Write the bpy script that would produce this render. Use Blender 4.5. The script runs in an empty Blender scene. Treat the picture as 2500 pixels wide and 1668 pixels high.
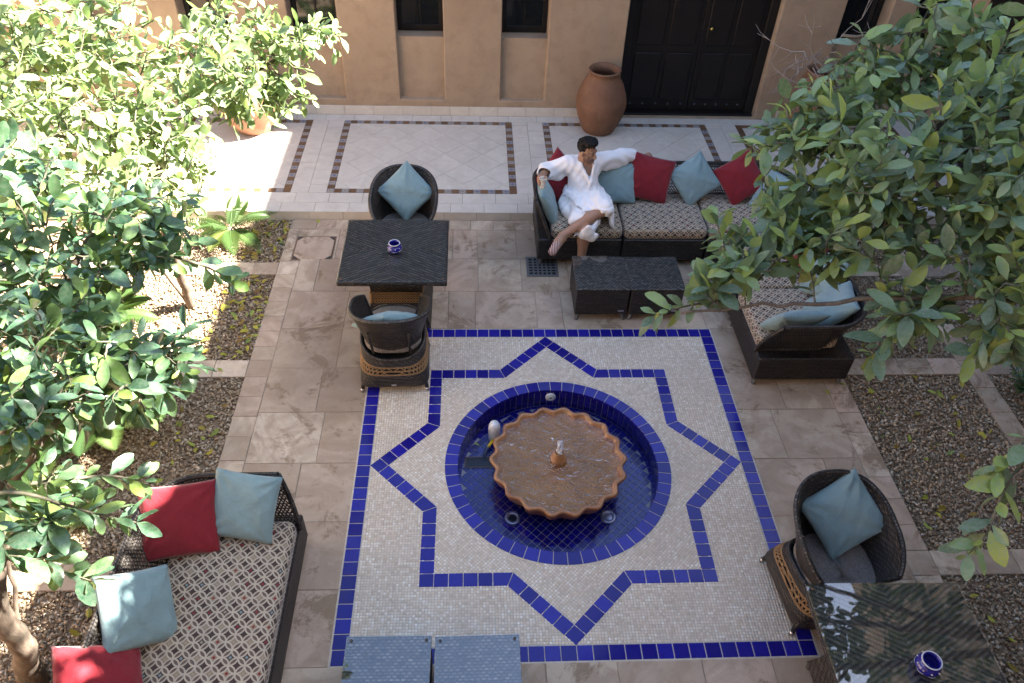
import bpy, math, random
import numpy as np
from mathutils import Vector, Matrix

R_ = math.radians
random.seed(7)
RNG = np.random.default_rng(11)
scene = bpy.context.scene
COL = scene.collection

# ------------------------------------------------------------------ camera
cam_d = bpy.data.cameras.new('camera')
cam = bpy.data.objects.new('camera', cam_d)
COL.objects.link(cam)
cam_d.sensor_fit = 'HORIZONTAL'
cam_d.sensor_width = 36.0
cam_d.lens = 26.739
cam_d.clip_start = 0.05
cam_d.clip_end = 3000.0
CAM = Vector((-0.658, -3.701, 4.817))
_a, _b, _c = 0.0676366, 0.7543744, 0.0445263
_f = Vector((math.sin(_a) * math.cos(_b), math.cos(_a) * math.cos(_b), -math.sin(_b)))
_r = Vector((math.cos(_a), -math.sin(_a), 0.0))
_u = _r.cross(_f)
_r2 = _r * math.cos(_c) + _u * math.sin(_c)
_u2 = -_r * math.sin(_c) + _u * math.cos(_c)
_m = Matrix((( _r2.x, _u2.x, -_f.x), (_r2.y, _u2.y, -_f.y), (_r2.z, _u2.z, -_f.z))).to_4x4()
_m.translation = CAM
cam.matrix_world = _m
scene.camera = cam

# ------------------------------------------------------------------ sky, sun, exposure
SUN_DIR = Vector((1.10, 0.085, 1.0)).normalized()          # towards the sun
sun_el = math.asin(SUN_DIR.z)
sun_az = math.atan2(SUN_DIR.x, SUN_DIR.y)                  # clockwise from +y
world = bpy.data.worlds.new('World')
scene.world = world
world.use_nodes = True
_wt = world.node_tree
for _n in list(_wt.nodes):
    _wt.nodes.remove(_n)
_wo = _wt.nodes.new('ShaderNodeOutputWorld')
_bg = _wt.nodes.new('ShaderNodeBackground')
_sk = _wt.nodes.new('ShaderNodeTexSky')
_sk.sky_type = 'NISHITA'
_sk.sun_disc = False
_sk.sun_elevation = sun_el
_sk.sun_rotation = sun_az
_sk.air_density = 1.0
_sk.dust_density = 1.2
_sk.ozone_density = 1.0
_bg.inputs['Strength'].default_value = 0.05
_wt.links.new(_sk.outputs[0], _bg.inputs[0])
_wt.links.new(_bg.outputs[0], _wo.inputs[0])

sun_d = bpy.data.lights.new('sun', 'SUN')
sun_d.energy = 5.0
sun_d.angle = R_(0.53)
sun_d.color = (1.0, 0.94, 0.84)
sun = bpy.data.objects.new('sun', sun_d)
COL.objects.link(sun)
sun.rotation_euler = SUN_DIR.to_track_quat('Z', 'Y').to_euler()
sun.location = (8, 1, 9)

scene.view_settings.view_transform = 'Standard'
scene.view_settings.look = 'None'
scene.view_settings.gamma = 1.0
scene.view_settings.use_curve_mapping = False
scene.view_settings.exposure = 3.7
scene.render.resolution_x = 1024
scene.render.resolution_y = 683

# ------------------------------------------------------------------ helpers
def put(o, parent=None):
    COL.objects.link(o)
    if parent is not None:
        o.parent = parent
    return o

def tag(o, label=None, cat=None, group=None, kind=None):
    if label: o['label'] = label
    if cat: o['category'] = cat
    if group: o['group'] = group
    if kind: o['kind'] = kind
    return o

def empty(name, loc=(0, 0, 0), rz=0.0, label=None, cat=None, group=None, kind=None):
    o = bpy.data.objects.new(name, None)
    o.empty_display_size = 0.1
    o.location = loc
    o.rotation_euler = (0, 0, rz)
    put(o)
    return tag(o, label, cat, group, kind)

def copy_tree(o, parent=None):
    c = o.copy()
    COL.objects.link(c)
    c.parent = parent
    for ch in list(o.children):
        copy_tree(ch, c)
    return c

def np_mesh(name, V, F, mat=None, smooth=False, attr=None, uv=None):
    """V (n,3) array, F (m,k) array of equal polygons; attr: per-face float; uv (m*k,2)"""
    V = np.asarray(V, np.float32); F = np.asarray(F, np.int32)
    me = bpy.data.meshes.new(name)
    k = F.shape[1]
    me.vertices.add(len(V)); me.vertices.foreach_set('co', V.ravel())
    me.loops.add(F.size); me.loops.foreach_set('vertex_index', F.ravel())
    me.polygons.add(len(F))
    me.polygons.foreach_set('loop_start', np.arange(0, F.size, k, dtype=np.int32))
    me.update(calc_edges=True)
    me.validate()
    if smooth:
        me.polygons.foreach_set('use_smooth', np.ones(len(me.polygons), bool))
    if attr is not None:
        a = me.attributes.new('rnd', 'FLOAT', 'FACE')
        a.data.foreach_set('value', np.asarray(attr, np.float32))
    if uv is not None:
        l = me.uv_layers.new(name='UVMap')
        l.data.foreach_set('uv', np.asarray(uv, np.float32).ravel())
    if mat is not None:
        me.materials.append(mat)
    return me

class MB:
    """collects shapes and builds one mesh object"""
    def __init__(s):
        s.v = []; s.f = []; s.uv = []; s.has_uv = False
    def add(s, vs, fs, uvs=None):
        o = len(s.v)
        s.v += [tuple(q) for q in vs]
        for i, f in enumerate(fs):
            s.f.append(tuple(a + o for a in f))
            if uvs is not None:
                s.uv.append(uvs[i]); s.has_uv = True
            else:
                s.uv.append([(s.v[a + o][0], s.v[a + o][1] + s.v[a + o][2]) for a in f])
        return s
    def box(s, x0, x1, y0, y1, z0, z1, uvm=True):
        v = [(x0,y0,z0),(x1,y0,z0),(x1,y1,z0),(x0,y1,z0),(x0,y0,z1),(x1,y0,z1),(x1,y1,z1),(x0,y1,z1)]
        f = [(0,3,2,1),(4,5,6,7),(0,1,5,4),(1,2,6,5),(2,3,7,6),(3,0,4,7)]
        ax = [(0,1),(0,1),(0,2),(1,2),(0,2),(1,2)]
        uv = [[(v[i][a], v[i][b]) for i in ff] for ff, (a, b) in zip(f, ax)]
        return s.add(v, f, uv)
    def bbox(s, x0, x1, y0, y1, z0, z1, ch=0.006):
        """box with chamfered edges"""
        xs = (x0, x0+ch, x1-ch, x1); ys = (y0, y0+ch, y1-ch, y1); zs = (z0, z0+ch, z1-ch, z1)
        v = []; idx = {}
        def q(i, j, k):
            if (i,j,k) not in idx:
                idx[(i,j,k)] = len(v); v.append((xs[i], ys[j], zs[k]))
            return idx[(i,j,k)]
        f = []
        for k, w in ((0, 0), (3, 1)):
            a = [q(1,1,k), q(2,1,k), q(2,2,k), q(1,2,k)]; f.append(a if w else a[::-1])
            a = [q(k,1,1), q(k,2,1), q(k,2,2), q(k,1,2)]; f.append(a if w else a[::-1])
            a = [q(1,k,1), q(1,k,2), q(2,k,2), q(2,k,1)]; f.append(a if w else a[::-1])
        I = lambda e: 1 if e == 0 else 2
        for a in (0, 3):
            for b in (0, 3):
                for k in (0, 1, 2):
                    pass
        # edges
        for sx in (0, 3):
            for sy in (0, 3):
                f.append([q(sx,I(sy),1), q(I(sx),sy,1), q(I(sx),sy,2), q(sx,I(sy),2)])
        for sx in (0, 3):
            for sz in (0, 3):
                f.append([q(sx,1,I(sz)), q(I(sx),1,sz), q(I(sx),2,sz), q(sx,2,I(sz))])
        for sy in (0, 3):
            for sz in (0, 3):
                f.append([q(1,sy,I(sz)), q(1,I(sy),sz), q(2,I(sy),sz), q(2,sy,I(sz))])
        for sx in (0, 3):
            for sy in (0, 3):
                for sz in (0, 3):
                    f.append([q(sx,I(sy),I(sz)), q(I(sx),sy,I(sz)), q(I(sx),I(sy),sz)])
        uv = []
        c = Vector(((x0+x1)/2, (y0+y1)/2, (z0+z1)/2))
        g = []
        for ff in f:
            P = [Vector(v[i]) for i in ff]
            n = (P[1]-P[0]).cross(P[2]-P[0])
            if n.dot(sum(P, Vector())/len(P) - c) < 0:
                ff = ff[::-1]; P = P[::-1]; n = -n
            m = max(range(3), key=lambda i: abs(n[i]))
            a, b = {0: (1, 2), 1: (0, 2), 2: (0, 1)}[m]
            g.append(ff); uv.append([(p[a], p[b]) for p in P])
        return s.add(v, g, uv)
    def prism(s, poly, z0, z1, ch=0.0):
        n = len(poly)
        c = np.mean(np.array(poly), 0)
        v = [(x, y, z0) for x, y in poly] + [(x, y, z1 - ch) for x, y in poly]
        if ch > 0:
            P = inset(poly, ch)
            v += [(x, y, z1) for x, y in P]
        f = []
        for i in range(n):
            j = (i + 1) % n
            f.append((i, j, n + j, n + i))
            if ch > 0: f.append((n + i, n + j, 2*n + j, 2*n + i))
        o = 2*n if ch > 0 else n
        f.append(tuple(o + i for i in range(n)))
        uv = [[(v[i][0], v[i][1]) for i in ff] for ff in f]
        return s.add(v, f, uv)
    def tube(s, path, rad, seg=6, cap=True, uvs=1.0):
        P = [Vector(q) for q in path]
        rr = rad if hasattr(rad, '__len__') else [rad] * len(P)
        n = len(P); v = []; up = None; L = 0.0; ls = []
        for i in range(n):
            t = (P[min(i+1, n-1)] - P[max(i-1, 0)])
            if t.length < 1e-9: t = Vector((0, 0, 1))
            t.normalize()
            if up is None:
                up = Vector((0, 0, 1)) if abs(t.z) < 0.9 else Vector((1, 0, 0))
            a = t.cross(up)
            if a.length < 1e-6: a = t.orthogonal()
            a.normalize(); b = a.cross(t).normalized(); up = b
            if i: L += (P[i] - P[i-1]).length
            ls.append(L)
            for k in range(seg):
                w = 2 * math.pi * k / seg
                v.append(P[i] + (a * math.cos(w) + b * math.sin(w)) * rr[i])
        f = []; uv = []
        for i in range(n - 1):
            for k in range(seg):
                k2 = (k + 1) % seg
                f.append((i*seg + k, i*seg + k2, (i+1)*seg + k2, (i+1)*seg + k))
                c = 2 * math.pi * max(rr[i], 1e-4)
                uv.append([(ls[i]*uvs, c*k/seg), (ls[i]*uvs, c*(k+1)/seg), (ls[i+1]*uvs, c*(k+1)/seg), (ls[i+1]*uvs, c*k/seg)])
        if cap:
            f.append(tuple(range(seg))[::-1]); uv.append([(0, 0)] * seg)
            f.append(tuple((n-1)*seg + k for k in range(seg))); uv.append([(0, 0)] * seg)
        return s.add(v, f, uv)
    def lathe(s, prof, seg=32, c=(0, 0), wob=None):
        """prof list of (r,z)"""
        v = []; n = len(prof); f = []; uv = []; L = [0.0]
        for i in range(1, n):
            L.append(L[-1] + math.hypot(prof[i][0]-prof[i-1][0], prof[i][1]-prof[i-1][1]))
        for r, z in prof:
            for k in range(seg):
                w = 2 * math.pi * k / seg
                q = r * (wob(w, z) if wob else 1.0)
                v.append((c[0] + q * math.cos(w), c[1] + q * math.sin(w), z))
        for i in range(n - 1):
            for k in range(seg):
                k2 = (k + 1) % seg
                f.append((i*seg + k, i*seg + k2, (i+1)*seg + k2, (i+1)*seg + k))
                uv.append([(k/seg*2, L[i]), ((k+1)/seg*2, L[i]), ((k+1)/seg*2, L[i+1]), (k/seg*2, L[i+1])])
        return s.add(v, f, uv)
    def grid(s, fn, nu, nv, us=1.0, vs=1.0, closed_u=False, flip=False):
        """fn(u,v) u,v in 0..1 ; uv scaled by us,vs (metres)"""
        v = []; f = []; uv = []
        cu = nu if closed_u else nu + 1
        for i in range(cu):
            for j in range(nv + 1):
                v.append(fn(i / nu, j / nv))
        for i in range(nu):
            for j in range(nv):
                a = i*(nv+1) + j; b = ((i+1) % cu)*(nv+1) + j
                q = (a, b, b+1, a+1)
                t = [(i/nu*us, j/nv*vs), ((i+1)/nu*us, j/nv*vs), ((i+1)/nu*us, (j+1)/nv*vs), (i/nu*us, (j+1)/nv*vs)]
                if flip: q = q[::-1]; t = t[::-1]
                f.append(q); uv.append(t)
        return s.add(v, f, uv)
    def mesh(s, name, mat, smooth=False):
        me = bpy.data.meshes.new(name)
        me.from_pydata([tuple(q) for q in s.v], [], s.f)
        l = me.uv_layers.new(name='UVMap')
        flat = []
        for u in s.uv:
            for q in u: flat += [q[0], q[1]]
        if len(flat) == 2 * len(me.loops):
            l.data.foreach_set('uv', flat)
        if smooth:
            me.polygons.foreach_set('use_smooth', [True] * len(me.polygons))
        me.materials.append(mat)
        me.update()
        return me
    def build(s, name, mat, parent=None, smooth=False, loc=None):
        o = bpy.data.objects.new(name, s.mesh(name, mat, smooth))
        if loc is not None: o.location = loc
        return put(o, parent)

def inset(poly, d):
    """inset a convex polygon (ccw)"""
    P = [Vector((a, b)) for a, b in poly]
    n = len(P); out = []
    area = sum(P[i].x*P[(i+1) % n].y - P[(i+1) % n].x*P[i].y for i in range(n))
    sg = 1 if area > 0 else -1
    for i in range(n):
        e0 = (P[i] - P[i-1]); e1 = (P[(i+1) % n] - P[i])
        if e0.length < 1e-9 or e1.length < 1e-9:
            out.append(tuple(P[i])); continue
        e0.normalize(); e1.normalize()
        n0 = Vector((-e0.y, e0.x)) * sg; n1 = Vector((-e1.y, e1.x)) * sg
        b = n0 + n1
        if b.length < 1e-6: b = n0
        b.normalize()
        k = d / max(0.3, b.dot(n0))
        out.append((P[i].x + b.x*k, P[i].y + b.y*k))
    return out

def clip_poly(poly, x0, x1, y0, y1):
    def cl(P, fn, it):
        o = []
        for i in range(len(P)):
            a, b = P[i-1], P[i]
            ia, ib = fn(a), fn(b)
            if ia != ib: o.append(it(a, b))
            if ib: o.append(b)
        return o
    def ix(x): return lambda a, b: (x, a[1] + (b[1]-a[1]) * (x-a[0]) / (b[0]-a[0]))
    def iy(y): return lambda a, b: (a[0] + (b[0]-a[0]) * (y-a[1]) / (b[1]-a[1]), y)
    for fn, it in ((lambda q: q[0] >= x0, ix(x0)), (lambda q: q[0] <= x1, ix(x1)), (lambda q: q[1] >= y0, iy(y0)), (lambda q: q[1] <= y1, iy(y1))):
        if len(poly) < 3: return []
        poly = cl(poly, fn, it)
    o = []
    for q in poly:
        if not o or math.hypot(q[0]-o[-1][0], q[1]-o[-1][1]) > 1e-4: o.append(q)
    if len(o) > 1 and math.hypot(o[0][0]-o[-1][0], o[0][1]-o[-1][1]) < 1e-4: o.pop()
    if len(o) < 3: return []
    ar = abs(sum(o[i][0]*o[(i+1) % len(o)][1] - o[(i+1) % len(o)][0]*o[i][1] for i in range(len(o)))) / 2
    return o if ar > 2e-4 else []

def piece(name, poly, z0, z1, mat, parent, ch=0.0012):
    """a flat slab piece with its own origin"""
    c = np.mean(np.array(poly), 0)
    o = MB().prism([(x - c[0], y - c[1]) for x, y in poly], z0, z1, ch).build(name, mat, parent)
    o.location = (c[0], c[1], 0)
    return o

def bez(P, n=12):
    """catmull-rom through points"""
    P = [Vector(q) for q in P]
    Q = [P[0]*2 - P[1]] + P + [P[-1]*2 - P[-2]]
    out = []
    for i in range(1, len(Q) - 2):
        for k in range(n):
            t = k / n
            a, b, c, d = Q[i-1], Q[i], Q[i+1], Q[i+2]
            out.append(0.5 * ((2*b) + (c-a)*t + (2*a-5*b+4*c-d)*t*t + (3*b-a-3*c+d)*t**3))
    out.append(P[-1])
    return out
# ------------------------------------------------------------------ materials
class NT:
    def __init__(s, name):
        s.m = bpy.data.materials.new(name); s.m.use_nodes = True
        s.t = s.m.node_tree
        for n in list(s.t.nodes): s.t.nodes.remove(n)
        s.out = s.t.nodes.new('ShaderNodeOutputMaterial')
    def n(s, typ, ins=None, **kw):
        d = s.t.nodes.new(typ)
        for k, v in kw.items(): setattr(d, k, v)
        if ins:
            for k, v in ins.items(): s.set(d, k, v)
        return d
    def set(s, d, k, v):
        i = d.inputs[k]
        if isinstance(v, bpy.types.NodeSocket): s.t.links.new(v, i)
        elif isinstance(v, bpy.types.Node): s.t.links.new(v.outputs[0], i)
        else:
            if hasattr(i.default_value, '__len__') and not hasattr(v, '__len__'): v = (v,) * len(i.default_value)
            if hasattr(i.default_value, '__len__') and len(i.default_value) == 4 and len(v) == 3: v = tuple(v) + (1,)
            i.default_value = v
    def math(s, op, a, b=None, c=None, clamp=False):
        d = s.n('ShaderNodeMath', operation=op, use_clamp=clamp)
        s.set(d, 0, a)
        if b is not None: s.set(d, 1, b)
        if c is not None: s.set(d, 2, c)
        return d.outputs[0]
    def vmath(s, op, a, b=None):
        d = s.n('ShaderNodeVectorMath', operation=op)
        s.set(d, 0, a)
        if b is not None:
            if op == 'SCALE': s.set(d, 'Scale', b)
            else: s.set(d, 1, b)
        return d.outputs[0]
    def mix(s, f, a, b, mode='MIX'):
        d = s.n('ShaderNodeMix', data_type='RGBA', blend_type=mode)
        s.set(d, 0, f); s.set(d, 6, a); s.set(d, 7, b)
        return d.outputs[2]
    def noise(s, vec, scale, detail=4, rough=0.55, out=0, dist=0.0):
        d = s.n('ShaderNodeTexNoise', {'Scale': scale, 'Detail': detail, 'Roughness': rough, 'Distortion': dist})
        if vec is not None: s.set(d, 'Vector', vec)
        return d.outputs[out]
    def ramp(s, f, stops, interp='LINEAR'):
        d = s.n('ShaderNodeValToRGB')
        d.color_ramp.interpolation = interp
        e = d.color_ramp.elements
        while len(e) < len(stops): e.new(0.5)
        for i, (p, c) in enumerate(stops):
            e[i].position = p; e[i].color = tuple(c) + (1,) if len(c) == 3 else c
        s.set(d, 0, f)
        return d.outputs[0]
    def mapr(s, f, a, b, c, d_, clamp=True):
        d = s.n('ShaderNodeMapRange', clamp=clamp)
        s.set(d, 0, f); s.set(d, 1, a); s.set(d, 2, b); s.set(d, 3, c); s.set(d, 4, d_)
        return d.outputs[0]
    def coord(s, k='Object'): return s.n('ShaderNodeTexCoord').outputs[k]
    def pos(s): return s.n('ShaderNodeNewGeometry').outputs['Position']
    def rnd(s): return s.n('ShaderNodeObjectInfo').outputs['Random']
    def attr(s, k='rnd'): return s.n('ShaderNodeAttribute', attribute_name=k).outputs['Fac']
    def sep(s, v):
        d = s.n('ShaderNodeSeparateXYZ'); s.set(d, 0, v); return d.outputs
    def comb(s, x, y, z=0.0):
        d = s.n('ShaderNodeCombineXYZ'); s.set(d, 0, x); s.set(d, 1, y); s.set(d, 2, z); return d.outputs[0]
    def bump(s, h, strength=0.3, dist=0.01, nrm=None):
        d = s.n('ShaderNodeBump', {'Strength': strength, 'Distance': dist, 'Height': h})
        if nrm is not None: s.set(d, 'Normal', nrm)
        return d.outputs[0]
    def pbr(s, col, rough=0.6, nrm=None, spec=0.5, metal=0.0, coat=0.0, sheen=0.0, coat_rough=0.05):
        d = s.n('ShaderNodeBsdfPrincipled')
        s.set(d, 'Base Color', col); s.set(d, 'Roughness', rough); s.set(d, 'Metallic', metal)
        s.set(d, 'Specular IOR Level', spec); s.set(d, 'Coat Weight', coat); s.set(d, 'Coat Roughness', coat_rough)
        if sheen: s.set(d, 'Sheen Weight', sheen)
        if nrm is not None: s.set(d, 'Normal', nrm)
        return d.outputs[0]
    def done(s, sh):
        s.t.links.new(sh, s.out.inputs['Surface'])
        return s.m

M = {}

def m_plain(name, col, rough=0.6, metal=0.0, coat=0.0, spec=0.5, var=0.12, scale=30.0, bump=0.05):
    t = NT(name)
    c = t.coord()
    n = t.noise(c, scale, 5)
    k = t.mapr(n, 0.3, 0.7, 1 - var, 1 + var)
    cc = t.mix(1.0, col, t.comb(k, k, k), 'MULTIPLY')
    return t.done(t.pbr(cc, rough, t.bump(n, bump, 0.01), spec, metal, coat))

# plaster of the house
t = NT('plaster')
P = t.pos()
n1 = t.noise(P, 1.1, 5, 0.6); n2 = t.noise(P, 6.0, 6, 0.65); n3 = t.noise(P, 60, 3)
st = t.noise(t.vmath('MULTIPLY', P, (3.0, 3.0, 0.5)), 1.3, 5, 0.6)
c = t.mix(t.mapr(n1, 0.35, 0.7, 0, 1), (0.315, 0.225, 0.148), (0.385, 0.285, 0.19))
c = t.mix(t.mapr(n2, 0.45, 0.75, 0, 0.55), c, (0.235, 0.165, 0.112))
c = t.mix(t.mapr(st, 0.52, 0.75, 0, 0.4), c, (0.31, 0.24, 0.18))
zz = t.sep(P)[2]
dirt = t.math('MULTIPLY', t.mapr(zz, 0.2, 0.75, 1, 0), t.mapr(n2, 0.3, 0.7, 0.1, 1))
c = t.mix(t.math('MULTIPLY', dirt, 0.22), c, (0.21, 0.15, 0.11))
h = t.math('ADD', t.math('MULTIPLY', n2, 0.7), t.math('MULTIPLY', n3, 0.25))
M['plaster'] = t.done(t.pbr(c, 0.9, t.bump(h, 0.35, 0.012), 0.2))

# pale terrace tile
t = NT('terrace_tile')
P = t.pos(); rv = t.rnd()
off = t.vmath('ADD', P, t.comb(t.math('MULTIPLY', rv, 17.0), t.math('MULTIPLY', rv, 31.0)))
n1 = t.noise(off, 5.0, 6, 0.62, dist=1.2); n2 = t.noise(off, 40, 4)
gd = t.noise(P, 1.4, 5, 0.6)
c = t.mix(t.mapr(n1, 0.35, 0.7, 0, 1), (0.62, 0.575, 0.50), (0.53, 0.48, 0.41))
c = t.mix(t.mapr(rv, 0, 1, 0.0, 0.35), c, (0.50, 0.45, 0.385))
c = t.mix(t.mapr(gd, 0.5, 0.72, 0, 0.35), c, (0.40, 0.36, 0.30))
M['terrace_tile'] = t.done(t.pbr(c, t.mapr(n1, 0.3, 0.7, 0.38, 0.6), t.bump(n2, 0.06, 0.004), 0.45))

# sandstone paving
t = NT('paving_stone')
P = t.pos(); rv = t.rnd()
off = t.vmath('ADD', P, t.comb(t.math('MULTIPLY', rv, 23.0), t.math('MULTIPLY', rv, 41.0)))
n1 = t.noise(off, 2.4, 6, 0.62, dist=1.6); n2 = t.noise(off, 12, 6, 0.7); n3 = t.noise(off, 55, 4, 0.6)
vn = t.noise(off, 4.5, 8, 0.72, dist=2.4)
base = t.ramp(rv, [(0.0, (0.48, 0.38, 0.275)), (0.2, (0.56, 0.455, 0.335)), (0.4, (0.34, 0.26, 0.185)), (0.6, (0.51, 0.38, 0.285)), (0.8, (0.41, 0.32, 0.23)), (1.0, (0.60, 0.50, 0.38))])
c = t.mix(t.mapr(n1, 0.42, 0.60, 0, 0.75), base, (0.33, 0.24, 0.165))
c = t.mix(t.mapr(vn, 0.56, 0.66, 0, 0.42), c, (0.25, 0.165, 0.10))
c = t.mix(t.mapr(n2, 0.58, 0.75, 0, 0.5), c, (0.56, 0.47, 0.38))
sp = t.noise(P, 2.1, 8, 0.78, dist=0.6)
c = t.mix(t.mapr(sp, 0.545, 0.60, 0, 0.72), c, (0.19, 0.125, 0.07))
sp2 = t.noise(P, 0.9, 6, 0.7, dist=0.8)
c = t.mix(t.mapr(sp2, 0.52, 0.66, 0, 0.45), c, (0.27, 0.20, 0.135))
h = t.math('ADD', t.math('MULTIPLY', n1, 0.8), t.math('ADD', t.math('MULTIPLY', n2, 0.35), t.math('MULTIPLY', n3, 0.12)))
M['paving_stone'] = t.done(t.pbr(c, t.mapr(n2, 0.3, 0.7, 0.5, 0.8), t.bump(h, 0.5, 0.012), 0.35))

def m_grout(name, col):
    t = NT(name); P = t.pos()
    n = t.noise(P, 30, 5)
    c = t.mix(t.mapr(n, 0.3, 0.7, 0, 1), tuple(x*0.75 for x in col), col)
    return t.done(t.pbr(c, 0.95, t.bump(n, 0.2, 0.004), 0.1))
M['grout'] = m_grout('grout', (0.33, 0.26, 0.195))
M['grout_pale'] = m_grout('grout_pale', (0.24, 0.205, 0.165))
M['grout_mosaic'] = m_grout('grout_mosaic', (0.58, 0.52, 0.44))
M['grout_pool'] = m_grout('grout_pool', (0.50, 0.46, 0.34))
M['earth'] = m_grout('earth', (0.30, 0.21, 0.135))

# glazed cobalt tile
t = NT('cobalt_tile')
P = t.pos(); rv = t.math('FRACT', t.math('ADD', t.rnd(), t.attr()))
n = t.noise(P, 26, 4, 0.6); n2 = t.noise(P, 9, 3)
c = t.mix(t.mapr(rv, 0, 1, 0, 1), (0.009, 0.007, 0.16), (0.020, 0.018, 0.29))
c = t.mix(t.mapr(n, 0.48, 0.72, 0, 0.45), c, (0.02, 0.006, 0.16))
tl = t.vmath('ADD', t.n('ShaderNodeNewGeometry').outputs['Normal'], t.vmath('SCALE', t.vmath('SUBTRACT', t.n('ShaderNodeTexWhiteNoise', {'Vector': t.comb(rv, 2.2, 1.1)}, noise_dimensions='3D').outputs['Color'], (0.5, 0.5, 0.5)), 0.05))
M['cobalt_tile'] = t.done(t.pbr(c, 0.16, t.bump(t.math('ADD', n2, t.math('MULTIPLY', n, 0.2)), 0.12, 0.006, t.vmath('NORMALIZE', tl)), 0.32, coat=0.0))

# pool tile
t = NT('pool_tile')
P = t.pos(); rv = t.math('FRACT', t.math('ADD', t.rnd(), t.attr()))
n = t.noise(P, 20, 4)
c = t.mix(rv, (0.006, 0.005, 0.115), (0.013, 0.010, 0.21))
M['pool_tile'] = t.done(t.pbr(c, 0.12, t.bump(n, 0.05, 0.004), 0.4))

# stone mosaic
t = NT('mosaic')
P = t.pos(); a = t.attr()
n = t.noise(P, 1.7, 5, 0.6)
c = t.ramp(a, [(0.0, (0.58, 0.465, 0.35)), (0.35, (0.67, 0.56, 0.43)), (0.6, (0.72, 0.615, 0.49)), (0.86, (0.77, 0.68, 0.56)), (1.0, (0.85, 0.80, 0.72))])
c = t.mix(t.mapr(n, 0.42, 0.7, 0, 0.4), c, (0.46, 0.38, 0.30))
M['mosaic'] = t.done(t.pbr(c, t.mapr(a, 0, 1, 0.5, 0.32), t.bump(t.noise(P, 90, 3), 0.08, 0.003), 0.4))

# decorative terrace tiles (ochre and painted)
t = NT('ochre_tile')
P = t.pos(); rv = t.rnd()
n = t.noise(P, 35, 5, 0.65)
c = t.mix(rv, (0.125, 0.068, 0.034), (0.20, 0.115, 0.06))
c = t.mix(t.mapr(n, 0.4, 0.7, 0, 0.7), c, (0.085, 0.046, 0.026))
M['ochre_tile'] = t.done(t.pbr(c, 0.5, t.bump(n, 0.15, 0.003), 0.4))
t = NT('painted_tile')
o = t.sep(t.coord('Object')); rv = t.rnd()
ax = t.math('ABSOLUTE', o[0]); ay = t.math('ABSOLUTE', o[1])
dd = t.math('ADD', ax, ay)
star = t.math('LESS_THAN', t.math('ABSOLUTE', t.math('SUBTRACT', dd, 0.021)), 0.006)
dot = t.math('LESS_THAN', dd, 0.009)
mx = t.math('MAXIMUM', ax, ay)
frame = t.math('LESS_THAN', t.math('ABSOLUTE', t.math('SUBTRACT', mx, 0.034)), 0.0022)
pick = t.math('GREATER_THAN', rv, 0.5)
blue = t.math('MAXIMUM', t.math('MULTIPLY', star, pick), frame)
dark = t.math('MULTIPLY', t.math('LESS_THAN', t.math('ADD', t.math('ABSOLUTE', t.math('SUBTRACT', ax, 0.009)), ay), 0.008), t.math('SUBTRACT', 1.0, pick))
c = t.mix(blue, (0.30, 0.27, 0.22), (0.07, 0.11, 0.26))
c = t.mix(t.math('MAXIMUM', dark, t.math('MULTIPLY', dot, pick)), c, (0.05, 0.07, 0.13))
M['painted_tile'] = t.done(t.pbr(c, 0.45, None, 0.4))

# gravel
t = NT('gravel')
P = t.pos(); a = t.attr()
n = t.noise(P, 90, 3)
c = t.ramp(a, [(0.0, (0.18, 0.13, 0.085)), (0.3, (0.31, 0.235, 0.155)), (0.6, (0.40, 0.31, 0.21)), (0.85, (0.50, 0.41, 0.295)), (1.0, (0.60, 0.53, 0.43))])
c = t.mix(t.mapr(n, 0.4, 0.7, 0, 0.4), c, (0.22, 0.15, 0.10))
M['gravel'] = t.done(t.pbr(c, 0.9, t.bump(n, 0.3, 0.003), 0.2))

# wicker
def m_wicker(name, dark, light, mode='twill', pitch=0.009, seglen=0.030, skew=0.25, rough=0.42):
    t = NT(name)
    uv = t.sep(t.coord('UV')) if mode != 'chevron' else t.sep(t.coord('Object'))
    if mode == 'chevron':
        u = t.math('ABSOLUTE', uv[0]); v = t.math('ABSOLUTE', uv[1])
        d = t.math('SUBTRACT', v, t.math('MULTIPLY', u, 0.58))
        w = t.math('ADD', u, t.math('MULTIPLY', v, 0.25))
        row = t.math('DIVIDE', d, 0.034); s_ = t.math('DIVIDE', w, 0.016)
    else:
        v0 = t.math('DIVIDE', uv[1], pitch)
        r0 = t.math('FLOOR', v0)
        row = v0
        s_ = t.math('ADD', t.math('DIVIDE', uv[0], seglen), t.math('MULTIPLY', r0, skew))
    fr = t.math('FRACT', row); fs = t.math('FRACT', s_)
    hr = t.math('SINE', t.math('MULTIPLY', fr, math.pi)); hs = t.math('SINE', t.math('MULTIPLY', fs, math.pi))
    h = t.math('MULTIPLY', t.math('POWER', hr, 0.6), t.math('POWER', hs, 0.45))
    wn = t.n('ShaderNodeTexWhiteNoise', {'Vector': t.comb(t.math('FLOOR', s_), t.math('FLOOR', row))}, noise_dimensions='2D').outputs['Value']
    streak = t.noise(t.comb(t.math('MULTIPLY', s_, 0.15), t.math('MULTIPLY', row, 1.0)), 1.0, 2)
    if mode == 'chevron':
        h = t.math('MULTIPLY', t.math('POWER', hr, 1.6), t.mapr(hs, 0, 1, 0.62, 1.0))
        k = t.math('MULTIPLY', h, t.mapr(wn, 0, 1, 0.55, 1.0))
    else:
        k = t.math('MULTIPLY', t.mapr(h, 0.35, 1.0, 0, 1), t.mapr(wn, 0, 1, 0.1, 1.0))
    k = t.math('MULTIPLY', k, t.mapr(streak, 0.3, 0.7, 0.35, 1.2))
    c = t.mix(k, dark, light)
    return t.done(t.pbr(c, rough, t.bump(h, 0.9, 0.004), 0.45))
DK = (0.006, 0.005, 0.0048); LT = (0.085, 0.068, 0.056)
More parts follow.
